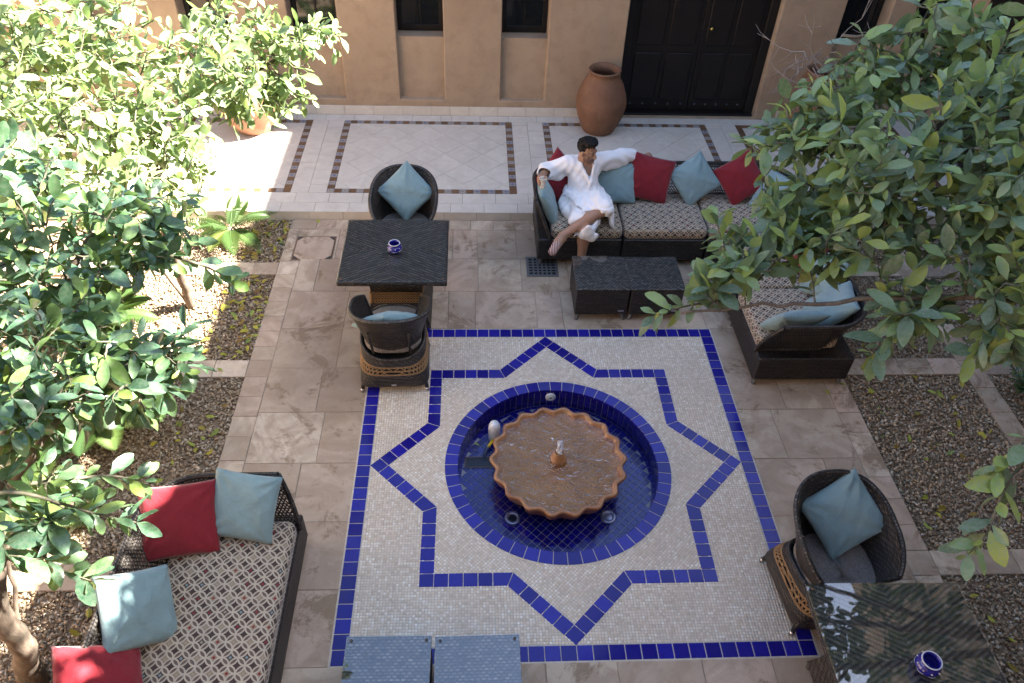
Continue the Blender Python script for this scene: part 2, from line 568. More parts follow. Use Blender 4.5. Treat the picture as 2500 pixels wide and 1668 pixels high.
M['wicker'] = m_wicker('wicker', DK, (0.12, 0.097, 0.08), pitch=0.017, seglen=0.046, skew=0.36)
M['wicker_sofa'] = m_wicker('wicker_sofa', DK, (0.075, 0.063, 0.056), pitch=0.016, seglen=0.05, skew=0.5)
M['wicker_top'] = m_wicker('wicker_top', (0.012, 0.011, 0.010), (0.26, 0.235, 0.21), pitch=0.019, seglen=0.034, skew=0.5, rough=0.5)
M['wicker_chevron'] = m_wicker('wicker_chevron', (0.008, 0.0075, 0.007), (0.17, 0.148, 0.122), 'chevron')
M['rim'] = m_wicker('rim', DK, (0.15, 0.125, 0.105), pitch=0.02, seglen=0.022, skew=0.5)
M['cane'] = m_wicker('cane', (0.30, 0.17, 0.075), (0.60, 0.40, 0.20), pitch=0.004, seglen=0.03, skew=0.3, rough=0.5)
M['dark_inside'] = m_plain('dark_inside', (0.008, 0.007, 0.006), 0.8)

# fabrics
def m_fabric(name, col, thread=900.0, sheen=0.25, var=0.12, bs=0.6):
    t = NT(name)
    o = t.coord('Object')
    u = t.sep(o)
    w = t.math('ADD', t.math('SINE', t.math('MULTIPLY', u[0], thread)), t.math('SINE', t.math('MULTIPLY', u[1], thread)))
    n = t.noise(o, 7, 4, 0.6); n2 = t.noise(o, 3.0, 3)
    k = t.mapr(n, 0.3, 0.7, 1 - var, 1 + var * 0.6)
    c = t.mix(1.0, col, t.comb(k, k, k), 'MULTIPLY')
    wr = t.noise(t.vmath('MULTIPLY', o, (9.0, 9.0, 9.0)), 1.0, 4, 0.55, dist=1.5)
    h = t.math('ADD', t.math('MULTIPLY', w, 0.02), wr)
    return t.done(t.pbr(c, 0.85, t.bump(h, bs, 0.016), 0.2, sheen=sheen))
M['red_fabric'] = m_fabric('red_fabric', (0.20, 0.014, 0.022))
M['blue_fabric'] = m_fabric('blue_fabric', (0.20, 0.30, 0.315))
M['robe'] = m_fabric('robe', (0.80, 0.79, 0.79), 700, 0.2, 0.03, 0.22)

t = NT('seat_fabric')
uv = t.sep(t.coord('Object'))
wn = t.n('ShaderNodeTexWhiteNoise', {'Vector': t.comb(t.math('FLOOR', t.math('MULTIPLY', uv[0], 260)), t.math('FLOOR', t.math('MULTIPLY', uv[1], 90)))}, noise_dimensions='2D').outputs['Value']
n = t.noise(t.coord('Object'), 8, 4)
c = t.mix(wn, (0.125, 0.105, 0.092), (0.225, 0.195, 0.172))
c = t.mix(t.mapr(n, 0.45, 0.7, 0, 0.3), c, (0.12, 0.10, 0.085))
M['seat_fabric'] = t.done(t.pbr(c, 0.9, t.bump(t.math('ADD', wn, t.math('MULTIPLY', n, 3)), 0.15, 0.003), 0.2, sheen=0.2))

# interlocking circle upholstery: circles of radius a on a lattice of pitch a*sqrt(2)
t = NT('circle_fabric')
uv = t.coord('UV')
PIT = 0.065
sv = t.vmath('SCALE', uv, 1.0 / PIT)
s2 = t.sep(sv)
# rotate 45 degrees so that the rows of diamonds run with the seat
ru = t.math('MULTIPLY', t.math('ADD', s2[0], s2[1]), 0.70711); rv_ = t.math('MULTIPLY', t.math('SUBTRACT', s2[1], s2[0]), 0.70711)
fu = t.math('SUBTRACT', t.math('FRACT', ru), 0.5); fv = t.math('SUBTRACT', t.math('FRACT', rv_), 0.5)
au = t.math('ABSOLUTE', fu); av = t.math('ABSOLUTE', fv)
# circle centres at the lattice points (cell centres here), radius ~0.70
eu = t.math('SUBTRACT', 1.0, au); ev = t.math('SUBTRACT', 1.0, av)
hyp = lambda p_, q_: t.math('SQRT', t.math('ADD', t.math('MULTIPLY', p_, p_), t.math('MULTIPLY', q_, q_)))
d00 = hyp(au, av); d10 = hyp(eu, av); d01 = hyp(au, ev); d11 = hyp(eu, ev)
RAD = 0.70; WID = 0.072
ring = lambda d: t.math('LESS_THAN', t.math('ABSOLUTE', t.math('SUBTRACT', d, RAD)), WID)
rg = t.math('MAXIMUM', t.math('MAXIMUM', ring(d00), ring(d11)), t.math('MAXIMUM', ring(d10), ring(d01)))
cellu = t.math('FLOOR', ru); cellv = t.math('FLOOR', rv_)
inside10 = t.math('LESS_THAN', t.math('MINIMUM', d10, d01), RAD)
wn = t.n('ShaderNodeTexWhiteNoise', {'Vector': t.comb(cellu, cellv)}, noise_dimensions='2D').outputs['Value']
chk = t.math('MODULO', t.math('ABSOLUTE', t.math('ADD', cellu, cellv)), 2.0)
inn = t.math('LESS_THAN', t.math('MAXIMUM', au, av), 0.115)
brown = (0.050, 0.032, 0.027); tan = (0.25, 0.195, 0.13); cream = (0.43, 0.365, 0.275)
acc = t.ramp(wn, [(0.0, (0.30, 0.245, 0.17)), (0.42, (0.20, 0.012, 0.018)), (0.72, (0.17, 0.23, 0.24)), (0.88, (0.30, 0.245, 0.17))], 'CONSTANT')
light_cell = t.mix(inn, t.mix(t.math('GREATER_THAN', wn, 0.58), tan, brown), acc)
cellc = t.mix(chk, brown, light_cell)
lensc = (0.115, 0.082, 0.064)
c = t.mix(inside10, cellc, lensc)
c = t.mix(rg, c, cream)
fn = t.noise(uv, 900, 2); n = t.noise(uv, 14, 4)
c = t.mix(t.mapr(n, 0.4, 0.75, 0, 0.25), c, (0.16, 0.125, 0.10))
M['circle_fabric'] = t.done(t.pbr(c, 0.9, t.bump(t.math('ADD', t.math('MULTIPLY', rg, 0.5), fn), 0.15, 0.002), 0.2, sheen=0.2))

# thin glass: transparent with a Fresnel reflection
t = NT('glass')
fc = t.n('ShaderNodeLayerWeight', {'Blend': 0.5}).outputs['Facing']
fr = t.math('ADD', 0.075, t.math('MULTIPLY', 0.925, t.math('POWER', fc, 5.0)))
tr = t.n('ShaderNodeBsdfTransparent', {'Color': (0.97, 0.98, 0.975)})
gl = t.n('ShaderNodeBsdfGlossy', {'Color': (1, 1, 1), 'Roughness': 0.015})
mx = t.n('ShaderNodeMixShader', {0: fr, 1: tr.outputs[0], 2: gl.outputs[0]})
M['glass'] = t.done(mx.outputs[0])

# water
def m_water(name, tint, scale, strength, foam=0.0):
    t = NT(name); P = t.pos()
    n1 = t.noise(P, scale, 2, 0.5); n2 = t.noise(P, scale*2.6, 2, 0.5)
    hh = t.math('ADD', n1, t.math('MULTIPLY', n2, 0.5))
    nrm = t.bump(hh, strength, 0.03)
    fr = t.n('ShaderNodeFresnel', {'IOR': 1.33, 'Normal': nrm})
    tr = t.n('ShaderNodeBsdfTransparent', {'Color': tuple(tint) + (1,)})
    gl = t.n('ShaderNodeBsdfGlossy', {'Color': (1, 1, 1, 1), 'Roughness': 0.04, 'Normal': nrm})
    sh = t.n('ShaderNodeMixShader', {0: t.math('MULTIPLY', fr.outputs[0], 1.6 if foam else 0.8, clamp=True), 1: tr.outputs[0], 2: gl.outputs[0]}).outputs[0]
    if foam:
        vo = t.n('ShaderNodeTexVoronoi', {'Vector': P, 'Scale': 70.0, 'Randomness': 1.0})
        big = t.mapr(t.noise(P, 7, 3), 0.42, 0.62, 0.03, 0.11)
        ff = t.math('MULTIPLY', t.math('LESS_THAN', vo.outputs['Distance'], big), foam)
        df = t.n('ShaderNodeBsdfDiffuse', {'Color': (0.62, 0.58, 0.55, 1)})
        sh = t.n('ShaderNodeMixShader', {0: ff, 1: sh, 2: df.outputs[0]}).outputs[0]
    return t.done(sh)
M['basin_water'] = m_water('basin_water', (0.84, 0.71, 0.52), 24, 0.7, 0.5)
M['pool_water'] = m_water('pool_water', (0.80, 0.82, 0.98), 6, 0.22)
t = NT('jet'); P = t.pos()
n = t.noise(P, 120, 4)
a = t.n('ShaderNodeBsdfTransparent'); b = t.n('ShaderNodeBsdfPrincipled', {'Base Color': (0.75, 0.74, 0.76, 1), 'Roughness': 0.15})
M['jet'] = t.done(t.n('ShaderNodeMixShader', {0: t.mapr(n, 0.35, 0.6, 0.25, 0.9), 1: a.outputs[0], 2: b.outputs[0]}).outputs[0])

# terracotta
t = NT('terracotta'); o = t.coord('Object')
n1 = t.noise(o, 4, 6, 0.6); n2 = t.noise(o, 30, 5)
c = t.mix(t.mapr(n1, 0.35, 0.65, 0, 1), (0.15, 0.072, 0.040), (0.205, 0.105, 0.060))
c = t.mix(t.mapr(n2, 0.5, 0.75, 0, 0.4), c, (0.14, 0.065, 0.036))
streak = t.noise(t.vmath('MULTIPLY', o, (14, 14, 2)), 1.0, 4)
c = t.mix(t.mapr(streak, 0.58, 0.7, 0, 0.35), c, (0.26, 0.16, 0.10))
M['terracotta'] = t.done(t.pbr(c, 0.75, t.bump(t.math('ADD', n2, n1), 0.25, 0.008), 0.3))
t = NT('glazed_clay'); o = t.coord('Object')
n1 = t.noise(o, 9, 5, 0.6); n2 = t.noise(o, 60, 4)
c = t.mix(t.mapr(n1, 0.35, 0.65, 0, 1), (0.24, 0.095, 0.030), (0.35, 0.16, 0.055))
c = t.mix(t.mapr(n2, 0.55, 0.7, 0, 0.5), c, (0.46, 0.31, 0.20))
M['glazed_clay'] = t.done(t.pbr(c, 0.28, t.bump(n2, 0.12, 0.004), 0.5, coat=0.3))
t = NT('basin_bed'); o = t.coord('Object')
n1 = t.noise(o, 7, 5, 0.6)
c = t.mix(t.mapr(n1, 0.35, 0.65, 0, 1), (0.30, 0.165, 0.055), (0.44, 0.27, 0.11))
M['basin_bed'] = t.done(t.pbr(c, 0.6))

# wood of the door, dark joinery
t = NT('dark_wood'); o = t.pos()
n = t.noise(t.vmath('MULTIPLY', o, (22, 22, 1.5)), 1.0, 5, 0.6)
c = t.mix(n, (0.004, 0.003, 0.0026), (0.011, 0.0082, 0.007))
M['dark_wood'] = t.done(t.pbr(c, 0.5, t.bump(n, 0.3, 0.004), 0.35))
M['pane'] = m_plain('pane', (0.012, 0.014, 0.015), 0.05, spec=0.6, var=0.1, bump=0.0)
M['brass'] = m_plain('brass', (0.45, 0.32, 0.10), 0.3, 1.0)
M['iron'] = m_plain('iron', (0.055, 0.055, 0.058), 0.55, 0.3)
M['rust'] = m_plain('rust', (0.16, 0.085, 0.045), 0.7, 0.1)
M['galv'] = m_plain('galv', (0.16, 0.165, 0.17), 0.5, 0.5, bump=0.15)
M['chrome'] = m_plain('chrome', (0.55, 0.56, 0.58), 0.22, 1.0)
M['steel'] = m_plain('steel', (0.42, 0.42, 0.43), 0.35, 0.8)
M['black'] = m_plain('black', (0.006, 0.006, 0.006), 0.7)
M['white_plastic'] = m_plain('white_plastic', (0.62, 0.64, 0.66), 0.4)
M['yellow_plastic'] = m_plain('yellow_plastic', (0.75, 0.50, 0.02), 0.35)
M['navy_plastic'] = m_plain('navy_plastic', (0.03, 0.04, 0.09), 0.4)
M['cup'] = m_plain('cup', (0.74, 0.72, 0.68), 0.4)
M['coffee'] = m_plain('coffee', (0.45, 0.36, 0.26), 0.3)
M['sole'] = None
M['blue_glaze'] = m_plain('blue_glaze', (0.012, 0.010, 0.20), 0.08, coat=0.6, var=0.25, scale=40)
M['white_glaze'] = m_plain('white_glaze', (0.55, 0.55, 0.60), 0.15)
M['yellow_paper'] = m_plain('yellow_paper', (0.72, 0.55, 0.02), 0.6)
t = NT('sandal'); o = t.sep(t.coord('Object'))
st = t.math('GREATER_THAN', t.math('FRACT', t.math('MULTIPLY', o[0], 62.0)), 0.45)
c = t.mix(st, (0.60, 0.47, 0.40), (0.13, 0.018, 0.022))
M['sandal'] = t.done(t.pbr(c, 0.7))

# bark, leaves
t = NT('bark'); o = t.pos()
n = t.noise(t.vmath('MULTIPLY', o, (30, 30, 7)), 1.0, 6, 0.65); n2 = t.noise(o, 9, 4)
c = t.mix(t.mapr(n, 0.3, 0.7, 0, 1), (0.075, 0.055, 0.042), (0.20, 0.155, 0.12))
c = t.mix(t.mapr(n2, 0.5, 0.7, 0, 0.5), c, (0.14, 0.13, 0.10))
M['bark'] = t.done(t.pbr(c, 0.9, t.bump(n, 0.6, 0.008), 0.2))
t = NT('twig'); o = t.pos()
n = t.noise(o, 25, 4)
c = t.mix(t.mapr(n, 0.35, 0.65, 0, 1), (0.055, 0.060, 0.028), (0.14, 0.12, 0.085))
M['twig'] = t.done(t.pbr(c, 0.8))
M['dead_twig'] = m_plain('dead_twig', (0.20, 0.165, 0.15), 0.85)

def m_leaf(name, stops, rough=0.32, trans=0.35, dust=0.0, spec=0.45):
    t = NT(name)
    r = t.math('FRACT', t.math('ADD', t.rnd(), t.attr()))
    P = t.pos()
    c = t.ramp(r, stops)
    n = t.noise(P, 38, 4, 0.6)
    c = t.mix(t.mapr(n, 0.45, 0.75, 0, 0.35), c, t.mix(0.5, c, (0.10, 0.13, 0.03)))
    if dust:
        n2 = t.noise(P, 60, 5, 0.7)
        c = t.mix(t.math('MULTIPLY', t.mapr(n2, 0.38, 0.62, 0, 1), dust), c, (0.31, 0.32, 0.26))
    b = t.pbr(c, rough, t.bump(n, 0.1, 0.004), spec)
    tc = t.mix(0.45, c, (0.20, 0.32, 0.03))
    tl = t.n('ShaderNodeBsdfTranslucent', {'Color': tc})
    return t.done(t.n('ShaderNodeMixShader', {0: trans, 1: b, 2: tl.outputs[0]}).outputs[0])
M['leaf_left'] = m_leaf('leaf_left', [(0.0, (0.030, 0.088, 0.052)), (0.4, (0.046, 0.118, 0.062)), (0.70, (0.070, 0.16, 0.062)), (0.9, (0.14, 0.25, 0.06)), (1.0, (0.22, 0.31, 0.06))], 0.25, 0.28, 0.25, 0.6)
M['leaf_far'] = m_leaf('leaf_far', [(0.0, (0.09, 0.16, 0.06)), (0.4, (0.16, 0.24, 0.09)), (0.8, (0.27, 0.35, 0.13)), (1.0, (0.38, 0.42, 0.16))], 0.30, 0.40, 0.45, 0.6)  # tones paled so the leaves look bleached by the sun
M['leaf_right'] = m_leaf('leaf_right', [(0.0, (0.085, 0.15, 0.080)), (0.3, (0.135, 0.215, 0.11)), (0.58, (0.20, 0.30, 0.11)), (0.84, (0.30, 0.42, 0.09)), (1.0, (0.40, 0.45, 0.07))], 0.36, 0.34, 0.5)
M['leaf_dead'] = m_leaf('leaf_dead', [(0.0, (0.24, 0.13, 0.03)), (0.25, (0.34, 0.27, 0.03)), (0.6, (0.42, 0.40, 0.05)), (0.85, (0.30, 0.36, 0.06)), (1.0, (0.16, 0.22, 0.06))], 0.5, 0.25)
M['frond'] = m_leaf('frond', [(0.0, (0.03, 0.065, 0.02)), (0.6, (0.06, 0.11, 0.03)), (1.0, (0.14, 0.18, 0.05))], 0.35, 0.25)
# ------------------------------------------------------------------ ground
TZ = 0.10            # terrace height
YS = 3.38            # step
YW = 5.65            # wall
GX = 2.65            # gravel edge
HB = 1.575           # half side of the mosaic
g = MB()
_hole = 0.86
# ground sheet with a round hole for the pool
_ring = [(_hole*math.cos(2*math.pi*k/48), _hole*math.sin(2*math.pi*k/48)) for k in range(48)]
_far = []
for x, y in _ring:
    k = 60.0 / max(abs(x), abs(y)); _far.append((x*k, y*k))
vs = [(x, y, -0.035) for x, y in _ring] + [(x, y, -0.035) for x, y in _far]
g.add(vs, [(k, 48 + k, 48 + (k+1) % 48, (k+1) % 48) for k in range(48)])
tag(g.build('ground', M['earth']), kind='structure')

# paving: mortar bed with a hole, stones on top
paving = empty('paving', label='sandstone paving around the mosaic', kind='structure')
bed = MB()
bed.box(-GX, GX, HB, YS, -0.03, -0.004)
bed.box(-GX, -HB, -3.4, HB, -0.03, -0.004)
bed.box(HB, GX, -3.4, HB, -0.03, -0.004)
bed.box(-HB, HB, -3.4, -HB, -0.03, -0.004)
for sx in (-1, 1):
    for y0, y1 in ((2.40, 2.60), (0.97, 1.18), (-1.02, -0.82), (-2.62, -2.42)):
        a, b = sorted((sx*GX, sx*6.4)); bed.box(a, b, y0, y1, -0.03, -0.004)
bed.box(3.80, 4.0, -3.4, YS, -0.03, -0.0045)
bed.build('mortar_bed', M['grout'], paving)

def stone(x0, x1, y0, y1, gap=0.006):
    j = lambda: random.uniform(-0.0025, 0.0025)
    p = [(x0+gap/2+j(), y0+gap/2+j()), (x1-gap/2+j(), y0+gap/2+j()), (x1-gap/2+j(), y1-gap/2+j()), (x0+gap/2+j(), y1-gap/2+j())]
    z = random.uniform(-0.001, 0.002)
    return piece('paving_stone', p, -0.003, 0.0 + z, M['paving_stone'], paving, 0.002)

rows = [2.67, 2.14, 1.59, 1.08, 0.56, 0.03, -0.51, -1.05, -1.58]
ljoint = [[-2.24, -1.93], [-1.88], [-1.98], [-1.90], [-2.01], [-1.92], [-1.98], [-1.9]]
rjoint = [[2.1], [1.95], [2.02], [1.87], [2.15], [1.90], [2.1], [2.0]]
for i in range(len(rows) - 1):
    y1, y0 = rows[i], rows[i+1]
    if i >= 2:                                   # lanes beside the mosaic
        xs = [-2.45] + ljoint[i-1] + [-HB]
        for a, b in zip(xs, xs[1:]): stone(a, b, y0, y1)
        xs = [HB] + rjoint[i-1] + [2.45]
        for a, b in zip(xs, xs[1:]): stone(a, b, y0, y1)
# rear field
for y1, y0, xs in ((3.19, 2.67, [-2.1, -1.55, -1.2, -0.89, -0.63, -0.21, 0.25, 0.62, 1.1, 1.5, 1.95, 2.45]),
                   (2.67, 2.14, [-2.45, -2.24, -1.93, -1.42, -0.95, -0.62, -0.18, 0.3, 0.85, 1.3, 1.62, 2.0, 2.45]),
                   (2.14, 1.59, [-2.45, -1.88, -1.45, -0.91, -0.65, -0.06, 0.19, 0.62, 1.05, 1.56, 2.02, 2.45])):
    for a, b in zip(xs, xs[1:]): stone(a, b, y0, y1)
xs = [-2.63, -2.37, -2.17, -1.92, -1.66, -1.4, -1.15, -0.93, -0.70, -0.45, -0.21, -0.04, 0.22, 0.47, 0.74, 1.0, 1.26, 1.5, 1.77, 2.02, 2.28, 2.45, 2.65]
for a, b in zip(xs, xs[1:]): stone(a, b, 3.19, YS)
stone(-2.54, -2.1, 3.065, 3.19); stone(-2.65, -2.545, 2.62, 3.19); stone(-2.125, -2.1, 2.67, 3.065)
stone(2.45, 2.65, 2.67, 3.19)
# front field
for y1, y0, xs in ((-1.58, -2.12, [-2.45, -1.9, -1.3, -0.85, -0.21, 0.25, 0.8, 1.26, 1.8, 2.45]), (-2.12, -2.66, [-2.45, -2.0, -1.5, -0.9, -0.4, 0.1, 0.6, 1.1, 1.7, 2.45]), (-2.66, -3.2, [-2.45, -1.8, -1.2, -0.7, -0.1, 0.5, 1.0, 1.6, 2.45])):
    for a, b in zip(xs, xs[1:]): stone(a, b, y0, y1)
# edging along the gravel
ye = [2.62, 2.40, 2.19, 1.98, 1.77, 1.56, 1.35, 1.18, 0.97, 0.74, 0.52, 0.30, 0.06, -0.16, -0.37, -0.6, -0.82, -1.02, -1.25, -1.48, -1.70, -1.93, -2.16, -2.42, -2.62, -2.85, -3.1]
for a, b in zip(ye, ye[1:]):
    stone(-GX, -2.45, b, a); stone(2.45, GX, b, a)
# cross strips
for sx in (-1, 1):
    for y0, y1 in ((2.40, 2.60), (0.97, 1.18), (-1.02, -0.82)):
        x = GX
        while x < 3.78:
            w = random.uniform(0.22, 0.4)
            e = min(3.80, x + w)
            if 3.8 - e < 0.08: e = 3.80
            a, b = sorted((sx*x, sx*e)); stone(a, b, y0, y1)
            x = e
y = -1.6
while y < 3.0:
    w = random.uniform(0.24, 0.36); stone(3.80, 4.0, y, min(y + w, YS)); y += w

# manhole with a stone infill
mh = empty('manhole_cover', (-2.335, 2.85, 0), 0, 'square stone manhole cover with rusty metal corners in the paving', 'manhole cover')
mw, mhh = 0.205, 0.205
MB().box(-mw, mw, -mhh, mhh, -0.012, -0.002).build('frame', M['rust'], mh)
c_ = 0.065
slab = [(-mw+.012+c_, -mhh+.012), (mw-.012-c_, -mhh+.012), (mw-.012, -mhh+.012+c_), (mw-.012, mhh-.012-c_), (mw-.012-c_, mhh-.012), (-mw+.012+c_, mhh-.012), (-mw+.012, mhh-.012-c_), (-mw+.012, -mhh+.012+c_)]
MB().prism(slab, -0.002, 0.004, 0.002).build('slab', M['paving_stone'], mh)
for sx in (-1, 1):
    for sy in (-1, 1):
        tri = [(sx*(mw-.013), sy*(mhh-.013)), (sx*(mw-.013), sy*(mhh-.013-c_+.012)), (sx*(mw-.013-c_+.012), sy*(mhh-.013))]
        if sx*sy > 0: tri = tri[::-1]
        MB().prism(tri[::-1] if sx*sy < 0 else tri[::-1], -0.002, 0.002, 0.0).build('corner_plate', M['iron'], mh)

# floor drain grate
dr = empty('drain_grate', (0.04, 2.537, 0), 0, 'square cast metal drain grate in the paving beside the sofa', 'drain grate')
MB().box(-0.15, 0.15, -0.15, 0.15, -0.004, 0.0035).build('pit_shade', M['black'], dr)  # flat black slab stands for the unlit depth under the bars
fr = MB()
fr.bbox(-0.163, 0.163, 0.135, 0.163, 0.0, 0.010, 0.002); fr.bbox(-0.163, 0.163, -0.163, -0.135, 0.0, 0.010, 0.002)
fr.bbox(-0.163, -0.135, -0.1345, 0.1345, 0.0, 0.010, 0.002); fr.bbox(0.135, 0.163, -0.1345, 0.1345, 0.0, 0.010, 0.002)
fr.build('frame', M['galv'], dr)
for k in range(5):
    q = -0.09 + 0.045 * k
    MB().bbox(-0.134, 0.134, q-0.008, q+0.008, 0.004, 0.0095, 0.0015).build('bar', M['galv'], dr)
    MB().bbox(q-0.008, q+0.008, -0.134, 0.134, 0.004, 0.0088, 0.0015).build('bar', M['galv'], dr)

# ------------------------------------------------------------------ gravel beds
def stones(name, rects, n_per, seed, size=(0.008, 0.017), label=None):
    r = np.random.default_rng(seed)
    tv = np.array([(1,0,0),(-1,0,0),(0,1,0),(0,-1,0),(0,0,1),(0,0,-1)], float)
    tf = np.array([(0,2,4),(2,1,4),(1,3,4),(3,0,4),(2,0,5),(1,2,5),(3,1,5),(0,3,5)])
    pts = []
    for x0, x1, y0, y1 in rects:
        n = int((x1-x0)*(y1-y0)*n_per)
        q = np.stack([r.uniform(x0, x1, n), r.uniform(y0, y1, n)], 1)
        pts.append(q)
    q = np.concatenate(pts); n = len(q)
    s = r.uniform(*size, n)[:, None] * r.uniform(0.65, 1.25, (n, 3)) * np.array([1, 1, 0.75])
    V = np.repeat(tv[None], n, 0) + r.normal(0, 0.28, (n, 6, 3))
    V = V * s[:, None, :]
    a = r.uniform(0, 2*np.pi, n); ca, sa = np.cos(a)[:, None], np.sin(a)[:, None]
    x = V[..., 0]*ca - V[..., 1]*sa; y = V[..., 0]*sa + V[..., 1]*ca
    tx, ty = r.normal(0, 0.35, n)[:, None], r.normal(0, 0.35, n)[:, None]
    z = V[..., 2] + tx*x + ty*y
    V = np.stack([x + q[:, :1], y + q[:, 1:], z + r.uniform(-0.030, -0.008, n)[:, None]], -1)
    F = (tf[None] + (np.arange(n)*6)[:, None, None]).reshape(-1, 3)
    at = np.repeat(r.uniform(0, 1, n), 8)
    o = bpy.data.objects.new(name, np_mesh(name, V.reshape(-1, 3), F, M['gravel'], False, at))
    put(o); return tag(o, label, 'gravel', kind='stuff')
gl_rects = [(-4.6, -GX, 2.60, 3.37), (-4.6, -GX, 1.18, 2.40), (-4.6, -GX, -0.82, 0.97), (-4.3, -GX, -2.4, -1.02)]
gr_rects = [(GX, 3.80, 2.60, 3.37), (GX, 3.80, 1.18, 2.40), (GX, 3.80, -0.82, 0.97), (GX, 4.4, -2.4, -1.02), (4.0, 5.1, -0.8, 3.3)]
stones('gravel', gl_rects, 3600, 3, label='crushed tan stone gravel in the left planting beds')
stones('gravel', gr_rects, 3600, 4, label='crushed tan stone gravel in the right planting beds')

# ------------------------------------------------------------------ terrace
terrace = empty('terrace', label='raised tiled terrace along the house', kind='structure')
tb = MB().box(-9, 9, YS + 0.012, 9.0, -0.03, TZ - 0.006)
tb.build('terrace_bed', M['grout_pale'], terrace)
def ttile(poly, mat='terrace_tile', name='tile', z1=None):
    return piece(name, poly, TZ - 0.006, (TZ if z1 is None else z1) + random.uniform(-0.0004, 0.0006), M[mat], terrace, 0.001)
def rect(x0, x1, y0, y1, g=0.004):
    return [(x0+g/2, y0+g/2), (x1-g/2, y0+g/2), (x1-g/2, y1-g/2), (x0+g/2, y1-g/2)]
XL, XR = -6.5, 5.05
# two running rows at the step, one against the wall
x = XL
while x < XR:
    ttile(rect(x, x + 0.372, YS - 0.002, 3.558)); x += 0.372
x = XL + 0.13
while x < XR:
    ttile(rect(x, x + 0.372, 3.558, 3.762)); x += 0.372
x = XL + 0.2
while x < XR:
    w = 0.14 if -1.2 < x < -1.0 else 0.372
    ttile(rect(x, x + w, 5.485, YW - 0.006)); x += w
# riser tiles
x = XL
while x < XR:
    w = random.choice((0.372, 0.372, 0.36))
    o = MB().bbox(x + 0.002, x + w - 0.002, YS, YS + 0.0115, -0.02, TZ - 0.0075, 0.001).build('riser_tile', M['terrace_tile'], terrace)
    x += w
# panels
BW = 0.083
tp = {}
def border_tile(cx, cy, kind):
    k = 'ochre_tile' if kind else 'painted_tile'
    if k not in tp:
        h_ = BW/2 - 0.0015
        tp[k] = MB().prism([(-h_, -h_), (h_, -h_), (h_, h_), (-h_, h_)], -0.006, 0.0, 0.0008).mesh(k, M[k])
    o = bpy.data.objects.new('border_tile', tp[k]); o.location = (cx, cy, TZ + 0.0008); put(o, terrace)
for pc in range(-2, 3):
    xo0 = -2.325 + 2.5565 * (pc) ; xo1 = xo0 + 2.155
    if xo1 < XL or xo0 > XR: continue
    vis = (pc in (-1, 0, 1)) or pc == 2
    yo0, yo1 = 3.765, 5.48
    nx = round((xo1 - xo0) / BW); ny = round((yo1 - yo0) / BW)
    sx = (xo1 - xo0) / nx; sy = (yo1 - yo0) / ny
    if pc in (-1, 0, 1):
        for i in range(nx):
            for yy in (yo0 + sy/2, yo1 - sy/2): border_tile(xo0 + (i + .5)*sx, yy, i % 2)
        for j in range(1, ny - 1):
            for xx in (xo0 + sx/2, xo1 - sx/2): border_tile(xx, yo0 + (j + .5)*sy, j % 2)
    else:
        for a, b, c2, d in ((xo0, xo1, yo0, yo0+sy), (xo0, xo1, yo1-sy, yo1), (xo0, xo0+sx, yo0+sy, yo1-sy), (xo1-sx, xo1, yo0+sy, yo1-sy)):
            ttile(rect(a, b, c2, d), 'ochre_tile', 'border_strip')
    ix0, ix1, iy0, iy1 = xo0 + sx, xo1 - sx, yo0 + sy, yo1 - sy
    s = 0.327 / math.sqrt(2); gp = 0.0022
    cx0 = (ix0 + ix1)/2; cy0 = (iy0 + iy1)/2 + 0.03
    for i in range(-9, 10):
        for j in range(-9, 10):
            cx = cx0 + (i - j)*s; cy = cy0 + (i + j)*s
            d = s - gp
            P = clip_poly([(cx+d, cy), (cx, cy+d), (cx-d, cy), (cx, cy-d)], ix0+.002, ix1-.002, iy0+.002, iy1-.002)
            if P: ttile(P)
    # pairs of upright columns between panels
    for xa, xb in ((xo1, xo1 + 0.2), (xo1 + 0.2, xo1 + 0.4015)):
        y = 3.762 + (0.0 if xa == xo1 else -0.16)
        while y < 5.485:
            y2 = min(y + 0.327, 5.485)
            a = max(y, 3.762)
            if y2 - a > 0.02: ttile(rect(xa, xb, a, y2))
            y += 0.327

# ------------------------------------------------------------------ mosaic floor with the eight-pointed star
mosaic = empty('mosaic_floor', label='cream mosaic floor with a cobalt eight pointed star around the fountain', kind='structure')
RS = 1.476           # star point radius
AS = RS / math.sqrt(2)
TW = 0.1005          # blue tile pitch
mb_ = MB()
mbr = [(0.84*math.cos(2*math.pi*k/64), 0.84*math.sin(2*math.pi*k/64)) for k in range(64)]
mfar = []
for x, y in mbr:
    k = HB / max(abs(x), abs(y)); mfar.append((x*k, y*k))
mb_.add([(x, y, 0.0003) for x, y in mbr] + [(x, y, 0.0003) for x, y in mfar], [(k, 64+k, 64+(k+1) % 64, (k+1) % 64) for k in range(64)])
mb_.build('grout', M['grout_mosaic'], mosaic)

